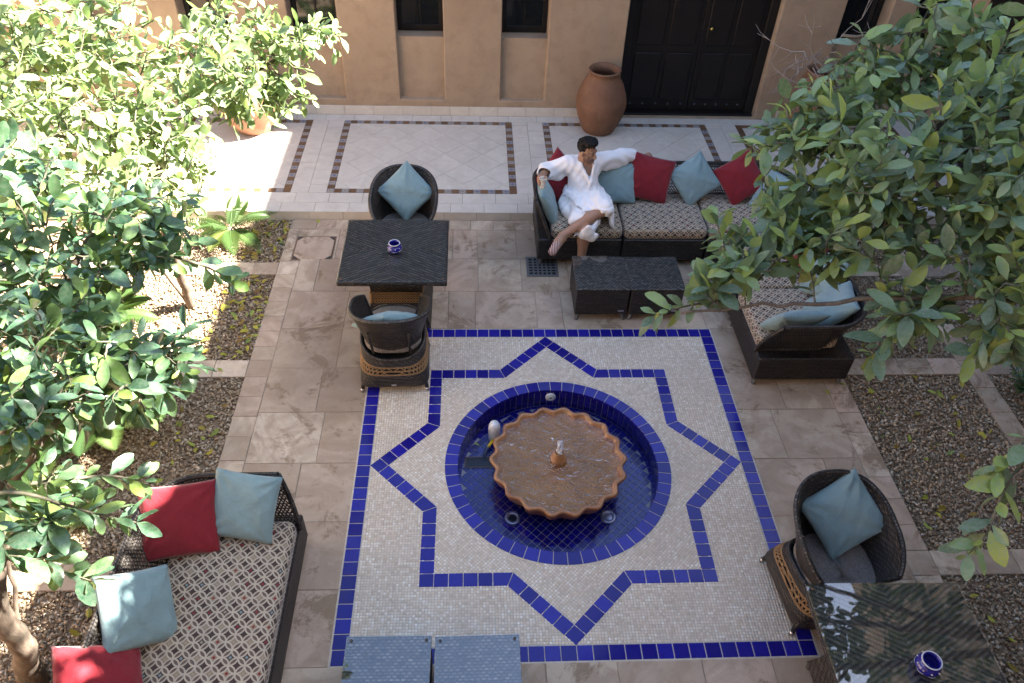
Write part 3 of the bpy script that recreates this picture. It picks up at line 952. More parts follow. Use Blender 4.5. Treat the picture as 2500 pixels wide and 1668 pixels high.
def in_star(x, y, m=0.0):
    a = AS - m; r = RS - m * math.sqrt(2)
    return ((np.abs(x) < a) & (np.abs(y) < a)) | (np.abs(x) + np.abs(y) < r)
def tess(name, pts, rot, s, g, seed):
    r = np.random.default_rng(seed); n = len(pts)
    h = (s - g)/2; c = 0.0012
    q = np.array([(-1,-1),(1,-1),(1,1),(-1,1)], float)
    a = rot; Rm = np.array([[math.cos(a), -math.sin(a)], [math.sin(a), math.cos(a)]])
    low = (q*h) @ Rm.T; top = (q*(h - c)) @ Rm.T
    jit = r.normal(0, 0.0005, (n, 1, 2))
    z = r.uniform(0.0002, 0.0010, (n, 1)) + 0.0017
    L = np.concatenate([pts[:, None, :] + low[None] + jit, np.full((n, 4, 1), -0.003)], -1)
    T = np.concatenate([pts[:, None, :] + top[None] + jit, np.repeat(z[:, None, :], 4, 1)], -1)
    V = np.concatenate([L, T], 1).reshape(-1, 3)
    tf = np.array([(4,5,6,7),(0,1,5,4),(1,2,6,5),(2,3,7,6),(3,0,4,7)])
    F = (tf[None] + (np.arange(n)*8)[:, None, None]).reshape(-1, 4)
    o = bpy.data.objects.new(name, np_mesh(name, V, F, M['mosaic'], False, np.repeat(r.uniform(0, 1, n)**0.9, 5)))
    put(o, mosaic); return tag(o, kind='stuff')
ps = 0.0205
k = np.arange(-90, 91) * ps
X, Y = np.meshgrid(k, k); X = X.ravel(); Y = Y.ravel()
ok = (np.abs(X) < HB - 0.10) & (np.abs(Y) < HB - 0.10) & ~in_star(X, Y, 0.02)
tess('mosaic_field', np.stack([X[ok], Y[ok]], 1), 0, ps, 0.0026, 5)
U = (X + Y) / math.sqrt(2); W = (X - Y) / math.sqrt(2)
rr = np.hypot(U, W)
ok = in_star(U, W, 0.08) & (rr > 0.885)
tess('mosaic_star', np.stack([U[ok], W[ok]], 1), math.pi/4, ps, 0.0028, 6)

def btile(poly, z=0.0042):
    return piece('blue_tile', poly, -0.003, z + random.uniform(-0.0005, 0.0008), M['cobalt_tile'], mosaic, 0.0018)
def band(p0, p1, w, n, inward, m0=0.0, m1=0.0):
    """n tiles along the line p0-p1, width w towards inward; m0,m1 mitre of the inner corners"""
    p0 = Vector(p0); p1 = Vector(p1); d = (p1 - p0); L = d.length; d.normalize(); nn = Vector(inward).normalized()
    gpx = 0.0062
    for i in range(n):
        a, b = L*i/n + gpx/2, L*(i+1)/n - gpx/2
        ai = a + (m0 if i == 0 else 0); bi = b - (m1 if i == n-1 else 0)
        P = [p0 + d*a, p0 + d*b, p0 + d*bi + nn*w, p0 + d*ai + nn*w]
        ar = sum(P[i2].x*P[(i2+1) % 4].y - P[(i2+1) % 4].x*P[i2].y for i2 in range(4))
        if ar < 0: P = P[::-1]
        btile([(q.x, q.y) for q in P])
nb = 30
band((-HB, HB), (HB, HB), TW, nb, (0, -1)); band((-HB, -HB), (HB, -HB), TW, nb, (0, 1))
band((-HB, -HB+TW+.003), (-HB, HB-TW-.003), TW, nb-2, (1, 0)); band((HB, -HB+TW+.003), (HB, HB-TW-.003), TW, nb-2, (-1, 0))
# star outline: points (RS,0).. and notches at (AS, RS-AS)
NT_ = RS - AS
for q in range(4):
    a = q * math.pi / 2
    Rq = Matrix.Rotation(a, 2)
    f2 = lambda x, y: tuple(Rq @ Vector((x, y)))
    s45 = 1/math.sqrt(2)
    tn = math.tan(R_(22.5))
    # point edges: from apex (RS,0) to notch (AS, NT_) ; the apex tile is a full square diamond
    ap = TW
    p0 = Vector((RS, 0)); dn = Vector((-s45, s45)); ds = Vector((-s45, -s45))
    A = [p0, p0 + dn*ap, p0 + dn*ap + ds*ap, p0 + ds*ap]
    btile([f2(*w) for w in inset([tuple(w) for w in A], 0.0017)])
    edge = Vector((AS, NT_)) - p0; L = edge.length
    n = 5
    for sgn in (1, -1):
        e0 = p0 + Vector((-s45, s45*sgn))*ap; e1 = Vector((AS, NT_*sgn))
        # at the notch (reflex corner) the inner side is longer
        band(f2(*e0), f2(*e1), TW, n, f2(-s45, -s45*sgn), 0.0, -TW*tn)
    # corner square at (AS, AS) and the edges towards the notches
    c0 = [(AS-TW, AS-TW), (AS, AS-TW), (AS, AS), (AS-TW, AS)]
    btile([f2(*w) for w in inset(c0, 0.0017)])
    band(f2(AS, AS-TW), f2(AS, NT_), TW, 5, f2(-1, 0), 0.0, -TW*tn)
    band(f2(AS-TW, AS), f2(NT_, AS), TW, 5, f2(0, -1), 0.0, -TW*tn)
# ring round the pool
RO, RI = 0.892, 0.79
nr = 52
for i in range(nr):
    a0 = 2*math.pi*(i+.03)/nr; a1 = 2*math.pi*(i+.975)/nr; am = (a0+a1)/2
    P = [(RI*math.cos(a0), RI*math.sin(a0)), (RO*math.cos(a0), RO*math.sin(a0)), (RO*math.cos(am), RO*math.sin(am)), (RO*math.cos(a1), RO*math.sin(a1)), (RI*math.cos(a1), RI*math.sin(a1)), (RI*math.cos(am), RI*math.sin(am))]
    v = MB(); n6 = 6
    zt = 0.006 + random.uniform(-0.0005, 0.0008)
    lo = [(x, y, -0.02) for x, y in P]; hi = [(x, y, zt - 0.002) for x, y in P]
    c6 = np.mean(np.array(P), 0)
    tp6 = [(x + (c6[0]-x)*0.035, y + (c6[1]-y)*0.035, zt) for x, y in P]
    v.add(lo + hi + tp6, [(i2, (i2+1) % 6, 6+(i2+1) % 6, 6+i2) for i2 in range(6)] + [(6+i2, 6+(i2+1) % 6, 12+(i2+1) % 6, 12+i2) for i2 in range(6)] + [(12, 13, 14, 17), (17, 14, 15, 16)])
    v.build('ring_tile', M['cobalt_tile'], mosaic)
# thin pale joint round the border
jb = MB()
for a, b, c2, d in ((-HB-.012, HB+.012, HB, HB+.012), (-HB-.012, HB+.012, -HB-.012, -HB), (-HB-.012, -HB, -HB, HB), (HB, HB+.012, -HB, HB)):
    jb.box(a, b, c2, d, -0.004, 0.0015)
jb.lathe([(0.79, 0.0028), (0.895, 0.0028)], 96)
jb.build('joint', M['grout_mosaic'], mosaic)
# ------------------------------------------------------------------ the courtyard house
import bmesh
house = empty('courtyard_house', (0, YW, 0), 0, 'beige plastered courtyard house with recessed windows and a dark double door', 'building')
def hpart(mb, name, mat, parent=None, smooth=False):
    """parts are modelled in world coordinates, house origin is at (0,YW,0)"""
    o = mb.build(name, mat, parent or house, smooth)
    o.location = (0, -YW, 0) if (parent is None or parent is house) else (0, 0, 0)
    return o
niches = [(-6.72, -6.14), (-5.44, -4.86), (-4.155, -3.575), (-2.878, -2.298), (-1.605, -1.03), (-0.318, 0.254)]
door_x = (1.215, 3.085)
right_win = [(3.86, 4.44), (4.75, 5.3)]
HT = 5.2
xs = sorted(set([-8.5, 5.4] + [v for n in niches for v in n] + list(door_x) + [v for n in right_win for v in n]))
zs = [0.0, TZ + 0.006, 0.315, 1.105, 2.45, 2.9, HT]
def depth(xm, zm):
    for a, b in niches + right_win:
        if a < xm < b:
            if 0.315 < zm < 1.105: return 0.065
            if 1.105 < zm < 2.45: return 0.30
    if door_x[0] < xm < door_x[1] and TZ < zm < 2.9: return 0.20
    return 0.0
bm = bmesh.new()
def bq(p):
    bm.faces.new([bm.verts.new(q) for q in p])
nxs, nzs = len(xs) - 1, len(zs) - 1
D = [[depth((xs[i]+xs[i+1])/2, (zs[k]+zs[k+1])/2) for k in range(nzs)] for i in range(nxs)]
for i in range(nxs):
    for k in range(nzs):
        y = YW + D[i][k]
        # subdivide the front so that the surface can wave a little
        bq([(xs[i], y, zs[k]), (xs[i+1], y, zs[k]), (xs[i+1], y, zs[k+1]), (xs[i], y, zs[k+1])])
        if i + 1 < nxs and D[i][k] != D[i+1][k]:
            y2 = YW + D[i+1][k]; x = xs[i+1]
            bq([(x, y, zs[k]), (x, y2, zs[k]), (x, y2, zs[k+1]), (x, y, zs[k+1])])
        if k + 1 < nzs and D[i][k] != D[i][k+1]:
            y2 = YW + D[i][k+1]; z = zs[k+1]
            bq([(xs[i], y, z), (xs[i+1], y, z), (xs[i+1], y2, z), (xs[i], y2, z)])
bq([(-8.5, YW, HT), (5.4, YW, HT), (5.4, YW + 4.5, HT), (-8.5, YW + 4.5, HT)])
bq([(-8.5, YW, 0), (-8.5, YW + 4.5, 0), (-8.5, YW + 4.5, HT), (-8.5, YW, HT)])
bq([(-8.5, YW + 4.5, 0), (5.4, YW + 4.5, 0), (5.4, YW + 4.5, HT), (-8.5, YW + 4.5, HT)])
bmesh.ops.remove_doubles(bm, verts=bm.verts, dist=1e-4)
bmesh.ops.recalc_face_normals(bm, faces=bm.faces)
me = bpy.data.meshes.new('wall'); bm.to_mesh(me); bm.free(); me.materials.append(M['plaster'])
wall = bpy.data.objects.new('wall', me); put(wall, house); wall.location = (0, -YW, 0)
bv = wall.modifiers.new('bevel', 'BEVEL'); bv.width = 0.014; bv.segments = 3; bv.limit_method = 'ANGLE'; bv.angle_limit = R_(40)

# the other sides of the courtyard (they shade it and throw light back)
def wing(x0, x1, y0, y1, z0, z1, label):
    o = MB().box(x0, x1, y0, y1, z0, z1).build('wing', M['plaster'], house); o.location = (0, -YW, 0); o['label'] = label
wing(5.42, 9.0, 1.9, 10.1, -0.05, 7.75, 'tall plastered east wing')
wing(5.42, 9.0, 0.1, 1.89, -0.05, 8.25, 'unseen block of the east wing, raised to shade the left beds')  # unseen block, its extra height added to shade the left gravel
wing(5.42, 9.0, -5.19, 0.09, -0.05, 8.06, 'plastered south east wing')  # unseen, height shaped to keep sun off the lower left pillows
_dg = MB().bbox(5.38, 5.43, 2.2, 5.3, TZ, 2.9, .01); hpart(_dg, 'added_dark_panel', M['dark_wood'])  # panel added to make this wing read as dark
wing(-9.5, -8.52, -5.19, 10.1, -0.05, 4.2, 'plastered west wall')
wing(-9.5, 9.0, -9.0, -5.2, -0.05, 7.0, 'plastered south wing')

# unseen dark cladding, added to darken reflections in the table glass and tiles
gal = bpy.data.objects.new('added_dark_cladding', None); put(gal, house)
def gp_(mb, name):
    o = mb.build(name, M['dark_wood'], gal); o.location = (0, -YW, 0); return o
gp_(MB().bbox(-8.4, 5.35, YW-.09, YW-.002, 2.95, 3.12, .01), 'added_beam')
gp_(MB().bbox(-8.4, 5.35, YW-.06, YW-.002, 3.121, 5.05, .01), 'added_panelling')
for k in range(24):
    gp_(MB().bbox(-8.3+k*.58, -8.2+k*.58, YW-.10, YW-.061, 3.125, 5.04, .008), 'added_post')
gp_(MB().bbox(-8.4, 5.35, YW-.12, YW-.061, 4.0, 4.08, .01), 'added_rail')
# skirting tiles
x = XL + 0.07
while x < XR:
    w = 0.25 if -1.35 < x < -0.85 else 0.372
    if not (x + w > door_x[0] - 0.02 and x < door_x[1] + 0.02):
        o = MB().bbox(x + 0.002, x + w - 0.002, YW - 0.012, YW - 0.0005, TZ + 0.003, TZ + 0.125, 0.001)
        hpart(o, 'skirting_tile', M['terrace_tile'])
    x += w

# windows
for a, b in niches[2:] + right_win:
    w = bpy.data.objects.new('window', None); put(w, house)
    yv = YW + 0.285
    def wp(mb, name, mat):
        o = mb.build(name, mat, w); o.location = (0, -YW, 0); return o
    f = MB()
    e = 0.06
    f.bbox(a+.004, a+e, yv-.05, yv, 1.112, 2.446, .004); f.bbox(b-e, b-.004, yv-.05, yv, 1.112, 2.446, .004)
    f.bbox(a+e+.001, b-e-.001, yv-.048, yv, 1.112, 1.112+.075, .004); f.bbox(a+e+.001, b-e-.001, yv-.048, yv, 2.38, 2.446, .004)
    wp(f, 'frame', M['dark_wood'])
    wp(MB().box(a+e, b-e, yv-.02, yv-.012, 1.187, 2.38), 'pane', M['pane'])
    m_ = (a+b)/2
    wp(MB().bbox(m_-.012, m_+.012, yv-.036, yv-.022, 1.188, 2.379, .003), 'mullion', M['dark_wood'])

# double door
door = bpy.data.objects.new('door', None); put(door, house)
yd = YW + 0.165
def dp(mb, name, mat):
    o = mb.build(name, mat, door); o.location = (0, -YW, 0); return o
xm = 2.2
dp(MB().bbox(door_x[0]+.002, door_x[0]+.11, yd-.06, yd+.03, TZ+.001, 2.898, .006), 'door_frame', M['dark_wood'])
dp(MB().bbox(door_x[1]-.11, door_x[1]-.002, yd-.06, yd+.03, TZ+.001, 2.898, .006), 'door_frame', M['dark_wood'])
dp(MB().bbox(door_x[0]+.002, door_x[1]-.002, yd-.10, yd+.03, TZ-.002, TZ+.03, .004), 'threshold', M['dark_wood'])
for a, b in ((door_x[0]+.112, xm-.003), (xm+.003, door_x[1]-.112)):
    dp(MB().bbox(a, b, yd, yd+.03, TZ+.033, 2.89, .004), 'door_leaf', M['dark_wood'])
    for z0, z1 in ((0.30, 0.92), (1.02, 1.72), (1.82, 2.7)):
        m2 = (a+b)/2
        for u0, u1 in ((a+.06, m2-.03), (m2+.03, b-.06)):
            dp(MB().bbox(u0, u1, yd-.016, yd-.001, z0, z1, .010), 'panel', M['dark_wood'])
    for k in range(5):
        u = a + .09 + (b-a-.18)*k/4
        s = MB(); s.lathe([(0.0001, 0.014), (0.012, 0.010), (0.017, 0.0)], 10)
        o = s.build('stud', M['iron'], door, True); o.location = (u, yd - .001 - YW, 0.225); o.rotation_euler = (R_(90), 0, 0)
s = MB().lathe([(0.0001, 0.05), (0.018, 0.046), (0.026, 0.032), (0.018, 0.018), (0.012, 0.0)], 14)
o = s.build('knob', M['brass'], door, True); o.location = (xm + .11, yd - .001 - YW, 1.235); o.rotation_euler = (R_(90), 0, 0)

# ------------------------------------------------------------------ pool and fountain
pool = empty('pool', label='round sunken pool lined with dark blue tiles', kind='structure')
ZP = -0.20
pb = MB()
pb.lathe([(0.797, -0.008), (0.797, ZP - 0.006)], 96)
pb.lathe([(0.797, ZP - 0.006), (0.0001, ZP - 0.006)], 48)
pb.build('pool_shell', M['grout_pool'], pool)
pt = 0.054; hh = pt/2 - 0.0026
ft = MB().prism([(-hh, -hh), (hh, -hh), (hh, hh), (-hh, hh)], -0.006, 0.0, 0.001).mesh('floor_tile', M['pool_tile'])
cand = []
for i in range(-16, 17):
    for j in range(-16, 17):
        x = (i - j) * pt / math.sqrt(2); y = (i + j) * pt / math.sqrt(2)
        r = math.hypot(x, y)
        if r < 0.765: cand.append((0 if (r > 0.40 or y > 0.25) else 1, -y if r > .4 else y, x, y, r))
cand.sort(key=lambda q: (q[0], q[1]))
def hid(x, y):      # covered by trough
    return -0.745 < x < -0.49 and 0.115 < y < 0.215
vis = [c for c in cand if c[4] > 0.42 and not hid(c[2], c[3])]
rest = [c for c in cand if c[4] <= 0.42]
random.shuffle(vis)
extra = []
for n_, c in enumerate(vis):
    if n_ < 300:
        o = bpy.data.objects.new('floor_tile', ft); o.location = (c[2], c[3], ZP + random.uniform(-0.0004, 0.0004)); o.rotation_euler = (random.uniform(-.004, .004), random.uniform(-.004, .004), R_(45)); put(o, pool)
    else: extra.append(c)
fm = MB()
for c in rest + extra:
    d = hh * math.sqrt(2)
    fm.prism([(c[2]+d, c[3]), (c[2], c[3]+d), (c[2]-d, c[3]), (c[2], c[3]-d)], ZP - 0.006, ZP, 0.0)
tag(fm.build('floor_tiling', M['pool_tile'], pool), kind='stuff')
# edge cuts of the floor
em = MB()
ne = 92
for i in range(ne):
    a0 = 2*math.pi*(i+.02)/ne; a1 = 2*math.pi*(i+.98)/ne
    em.add([(0.768*math.cos(a0), 0.768*math.sin(a0), ZP-.0012), (0.796*math.cos(a0), 0.796*math.sin(a0), ZP-.0012), (0.796*math.cos(a1), 0.796*math.sin(a1), ZP-.0012), (0.768*math.cos(a1), 0.768*math.sin(a1), ZP-.0012)], [(0, 1, 2, 3)])
tag(em.build('edge_tiling', M['pool_tile'], pool), kind='stuff')
# wall tiles
nw = 90; wh = 0.058
ww = 2*math.pi*0.793/nw/2 - 0.0022
wt = MB().bbox(-ww, ww, -0.003, 0.003, -wh/2 + .0015, wh/2 - .0015, 0.0008).mesh('wall_tile', M['pool_tile'])
for i in range(nw):
    a = 2*math.pi*(i+.5)/nw
    for k in range(3):
        o = bpy.data.objects.new('wall_tile', wt)
        o.location = (0.794*math.cos(a), 0.794*math.sin(a), -0.018 - wh/2 - wh*k); o.rotation_euler = (0, 0, a + math.pi/2); put(o, pool)
wtr = MB().lathe([(0.786, -0.150), (0.5, -0.150), (0.30, -0.150)], 96).build('pool_water', M['pool_water'], None)
tag(wtr, 'clear shallow water in the round blue tiled pool', 'water', kind='structure')
# trough and joint
tr = empty('pump_trough', (-0.615, 0.165, ZP), 0, 'dark rectangular pump trough on the pool floor beside the basin', 'trough')
tm = MB(); tm.bbox(-.125, .125, -.05, -.04, 0, .012, .002); tm.bbox(-.125, .125, .04, .05, 0, .03, .002); tm.bbox(-.125, -.115, -.0395, .0395, 0, .02, .002)
tm.build('frame', M['rust'], tr)
MB().box(-.114, .125, -.0395, .0395, -.004, .004).build('pit_shade', M['black'], tr)  # flat black slab in place of the shaded inside of the trough

for lx, ly, lab in ((-0.368, -0.372, 'round steel pool light with an open black centre, front left of the basin'), (0.375, -0.372, 'round steel pool light with a pale lens, front right of the basin')):
    l = empty('pool_light', (lx, ly, ZP), 0, lab, 'pool light')
    MB().lathe([(0.062, 0.0), (0.062, 0.014), (0.054, 0.022), (0.034, 0.018), (0.032, 0.008)], 32).build('ring', M['steel'], l, True)
    MB().lathe([(0.033, 0.010), (0.0001, 0.012)], 24).build('lens', M['black'] if lx < 0 else M['steel'], l, True)
    for k in range(3):
        a = k*2.09+.5
        MB().lathe([(0.005, 0.02), (0.004, 0.024), (0.0001, 0.025)], 8, (0.048*math.cos(a), 0.048*math.sin(a))).build('screw', M['chrome'], l, True)
inl = empty('water_inlet', (0.005, 0.79, -0.075), 0, 'round white water inlet on the rear pool wall', 'water inlet')
s = MB().lathe([(0.044, 0.0), (0.046, 0.012), (0.036, 0.020), (0.028, 0.018), (0.024, 0.026), (0.014, 0.026), (0.013, 0.012)], 28)
o = s.build('flange', M['white_plastic'], inl, True); o.rotation_euler = (R_(90), 0, 0)
s = MB().lathe([(0.013, 0.014), (0.0001, 0.014)], 16); o = s.build('hole', M['black'], inl, True); o.rotation_euler = (R_(90), 0, 0)  # black disc stands for the unlit inside of the pipe

fl = empty('float_valve', (-0.495, 0.40, ZP), 0, 'white capped float valve with a yellow pipe standing in the pool', 'float valve')
MB().lathe([(0.040, 0.0), (0.045, 0.02), (0.049, 0.06), (0.050, 0.16), (0.047, 0.20), (0.036, 0.228), (0.018, 0.24), (0.0001, 0.243)], 28).build('cap', M['white_plastic'], fl, True)
MB().tube([(-.005, -.045, .075), (-.045, -.115, .08), (-.055, -.135, .08)], 0.013, 10).build('pipe', M['yellow_plastic'], fl, True)
MB().tube(bez([(-.056, -.137, .08), (-.068, -.160, .077), (-.083, -.195, .05), (-.085, -.215, -.01)], 5), 0.0165, 12).build('elbow', M['navy_plastic'], fl, True)
MB().tube([(-.050, -.126, .08), (-.053, -.131, .08)], 0.0145, 10).build('clip', M['black'], fl, True)

basin = empty('fountain_basin', (0, 0, ZP), 0, 'scalloped terracotta fountain basin full of water in the middle of the pool', 'fountain')
NS = 18
def wob(w, z):
    k = min(1.0, max(0.0, (z + 0.02) / 0.2))
    c = math.cos(NS * w)
    return 1.0 + k * 0.038 * c
prof = [(0.33, 0.002), (0.335, 0.03), (0.40, 0.06), (0.455, 0.11), (0.495, 0.18), (0.514, 0.235), (0.524, 0.256), (0.524, 0.270), (0.515, 0.278), (0.500, 0.278), (0.488, 0.268), (0.481, 0.245), (0.468, 0.222), (0.43, 0.205), (0.25, 0.198), (0.0001, 0.196)]
MB().lathe(prof[:13], 160, wob=wob).build('bowl', M['glazed_clay'], basin, True)
MB().lathe(prof[12:], 160, wob=lambda w, z: wob(w, 0.222)).build('bowl_floor', M['basin_bed'], basin, True)
def wv(u, v):
    a = 2*math.pi*u; r = 0.004 + v*0.481
    rr = r * (1 + (wob(a, .25) - 1) * v**3)
    x, y = rr*math.cos(a), rr*math.sin(a)
    z = 0.247 + 0.0034*math.sin(34*x+2*math.sin(19*y))*math.sin(31*y+1.7+2*math.sin(13*x)) + 0.0035*math.exp(-r/.16)*math.cos(95*r)
    return (x, y, z)
MB().grid(wv, 160, 40, closed_u=True).build('water', M['basin_water'], basin, True)
MB().lathe([(0.050, 0.238), (0.062, 0.262), (0.066, 0.285), (0.055, 0.315), (0.038, 0.335), (0.036, 0.345), (0.028, 0.345), (0.026, 0.33)], 32).build('spout', M['glazed_clay'], basin, True)
r9 = random.Random(5)
jm = MB()
for k in range(26):
    a = r9.uniform(0, 6.28); q = r9.uniform(0, .022); h = r9.uniform(.03, .12)
    p0 = (q*math.cos(a)*.5, q*math.sin(a)*.5, .33)
    p1 = (q*math.cos(a), q*math.sin(a), .34+h); p2 = (q*math.cos(a)*1.6+r9.uniform(-.01, .01), q*math.sin(a)*1.6+r9.uniform(-.01, .01), .335+h*.8)
    jm.tube(bez([p0, p1, p2], 3), [0.010, 0.012, 0.013, .012, .010, .007, .005], 6)
for k in range(40):
    a = r9.uniform(0, 6.28); q = r9.uniform(.02, .12); z = .25 + max(0, (.06-q)*1.6)*r9.random() + .004
    s = r9.uniform(.002, .005)
    jm.lathe([(0.0001, z-s), (s, z), (0.0001, z+s)], 6, (q*math.cos(a), q*math.sin(a)))
tag(jm.build('jet', M['jet'], basin, True), kind='stuff')

# ------------------------------------------------------------------ terracotta jars
def jar(x, y, label, scale=1.0, prof=None, rot=0):
    j = empty('terracotta_jar', (x, y, TZ + 0.001), rot, label, 'jar', 'terracotta jars along the house wall')
    pr = prof or [(0.0001, 0.0), (0.185, 0.0), (0.20, 0.012), (0.235, 0.10), (0.285, 0.24), (0.309, 0.37), (0.312, 0.45), (0.295, 0.56), (0.255, 0.68), (0.205, 0.78), (0.180, 0.825), (0.178, 0.85), (0.192, 0.875), (0.200, 0.895), (0.193, 0.908), (0.172, 0.905), (0.155, 0.87), (0.150, 0.83), (0.17, 0.78), (0.23, 0.65), (0.25, 0.5), (0.2, 0.2), (0.0001, 0.1)]
    w = lambda a, z: 1.0 + 0.008*math.sin(3*a + 9*z) + 0.004*math.sin(7*a - 20*z)
    MB().lathe([(r*scale, z*scale) for r, z in pr], 56, wob=w).build('body', M['terracotta'], j, True)
    return j
_j = jar(0.945, 5.32, 'tall terracotta jar standing left of the dark double door')
_j.scale = (1.02, 1.02, 0.885)
jar(3.63, 5.27, 'terracotta jar right of the dark double door behind bare twigs', 0.95, rot=2)
pot_prof = [(0.0001, 0), (0.18, 0), (0.20, .02), (0.30, .15), (0.35, .30), (0.355, .38), (0.33, .47), (0.30, .52), (0.315, .55), (0.325, .57), (0.30, .575), (0.28, .55), (0.29, .48), (0.0001, .46)]
jar(-3.42, 5.22, 'round terracotta pot under the sunlit tree by the wall', 1.0, pot_prof)
# ------------------------------------------------------------------ lattice work
def lattice(mb, S, lu, lv, pitch=0.03, rad=0.0058, diag=True, nseg=8, hor=0.03, umin=0.0, umax=1.0):
    """strands over the surface S(u,v): lu,lv lengths in metres"""
    n = max(3, int(lu / pitch))
    k = lv / lu                                           # shift in u of a 45 degree strand
    if diag:
        for sgn in (1, -1):
            for i in range(-int(n*k) - 1, n + int(n*k) + 2):
                pts = []
                for j in range(nseg + 1):
                    v = j / nseg; u = i/n + sgn*k*v*0.8
                    if umin <= u <= umax: pts.append(S(u, v))
                if len(pts) >= 2: mb.tube(pts, rad, 4, False)
    if hor:
        m = max(2, int(lv / hor))
        for j in range(m + 1):
            v = j / m
            pts = [S(umin + (umax-umin)*i/48, v) for i in range(49)]
            mb.tube(pts, rad, 4, False)

# ------------------------------------------------------------------ sofa modules
def side_path(pts, rad, n=64):
    """polyline through 2 or 3 points with a rounded middle corner, resampled to n+1 points"""
    P = [Vector(q) for q in pts]
    if len(P) == 3:
        a, b, c = P
        d0 = (a-b).normalized(); d1 = (c-b).normalized()
        q0 = b + d0*rad; q1 = b + d1*rad
        ctr = b + (d0+d1)*rad
        arc = []
        for k in range(13):
            w = k/12*math.pi/2
            arc.append(ctr - d1*rad*math.cos(w) - d0*rad*math.sin(w))
        L = [a] + arc + [c]
    else: L = P
    cum = [0.0]
    for i in range(1, len(L)): cum.append(cum[-1] + (L[i]-L[i-1]).length)
    out = []
    for k in range(n+1):
        s = cum[-1]*k/n
        i = 1
        while i < len(L)-1 and cum[i] < s: i += 1
        t = (s-cum[i-1])/max(1e-9, cum[i]-cum[i-1])
        out.append(L[i-1].lerp(L[i], t))
    return out, cum[-1]

def cushion(mb, x0, x1, y0, y1, z0, z1, r=0.05, dome=0.018, uvo=(0, 0), seed=0):
    """upholstered slab; uv runs over the top and down the sides"""
    rr = random.Random(seed)
    cx, cy = (x0+x1)/2, (y0+y1)/2
    def ring(ins, rad, z, nn=72):
        hx, hy = (x1-x0)/2 - ins, (y1-y0)/2 - ins
        rad = min(rad, hx, hy); out = []
        per = []
        for q in range(4):
            sx, sy = ((1, 1), (-1, 1), (-1, -1), (1, -1))[q]
            for k in range(nn//4):
                w = q*math.pi/2 + k/(nn/4)*math.pi/2
                t = k/(nn/4)
                per.append((sx*(hx-rad)+rad*math.cos(w), sy*(hy-rad)+rad*math.sin(w), math.cos(w), math.sin(w), z))
        # insert points on straight runs for even quads
        return per
    rings = []
    th = z1 - z0
    for ins, z, drop in ((0.012, z0, th+.02), (0.002, z0+th*.12, th*.88), (0.0, z0+th*.45, th*.55), (0.002, z0+th*.75, th*.25), (0.010, z0+th*.92, th*.08+.01), (0.026, z1-.002, .004), (0.06, z1+dome*.25, 0), (0.14, z1+dome*.6, 0), (0.24, z1+dome*.9, 0), (0.33, z1+dome, 0)):
        lim = min((x1-x0)/2, (y1-y0)/2) - 0.02
        rings.append((ring(min(ins, lim), max(0.01, r-ins*.5), z), drop))
    vs = []; uvp = []
    for R, drop in rings:
        for x, y, nx_, ny_, z in R:
            wob = 0.003*math.sin(x*21+seed)*math.cos(y*17+seed*2)
            vs.append((cx+x, cy+y, z+wob)); uvp.append((cx+x+nx_*drop+uvo[0], cy+y+ny_*drop+uvo[1]))
    nn = len(rings[0][0]); fs = []
    for i in range(len(rings)-1):
        for k in range(nn):
            k2 = (k+1) % nn
            fs.append((i*nn+k, i*nn+k2, (i+1)*nn+k2, (i+1)*nn+k))
    fs.append(tuple((len(rings)-1)*nn+k for k in range(nn)))
    fs.append(tuple(range(nn))[::-1])
    mb.add(vs, fs, [[uvp[i] for i in f] for f in fs])
    return mb

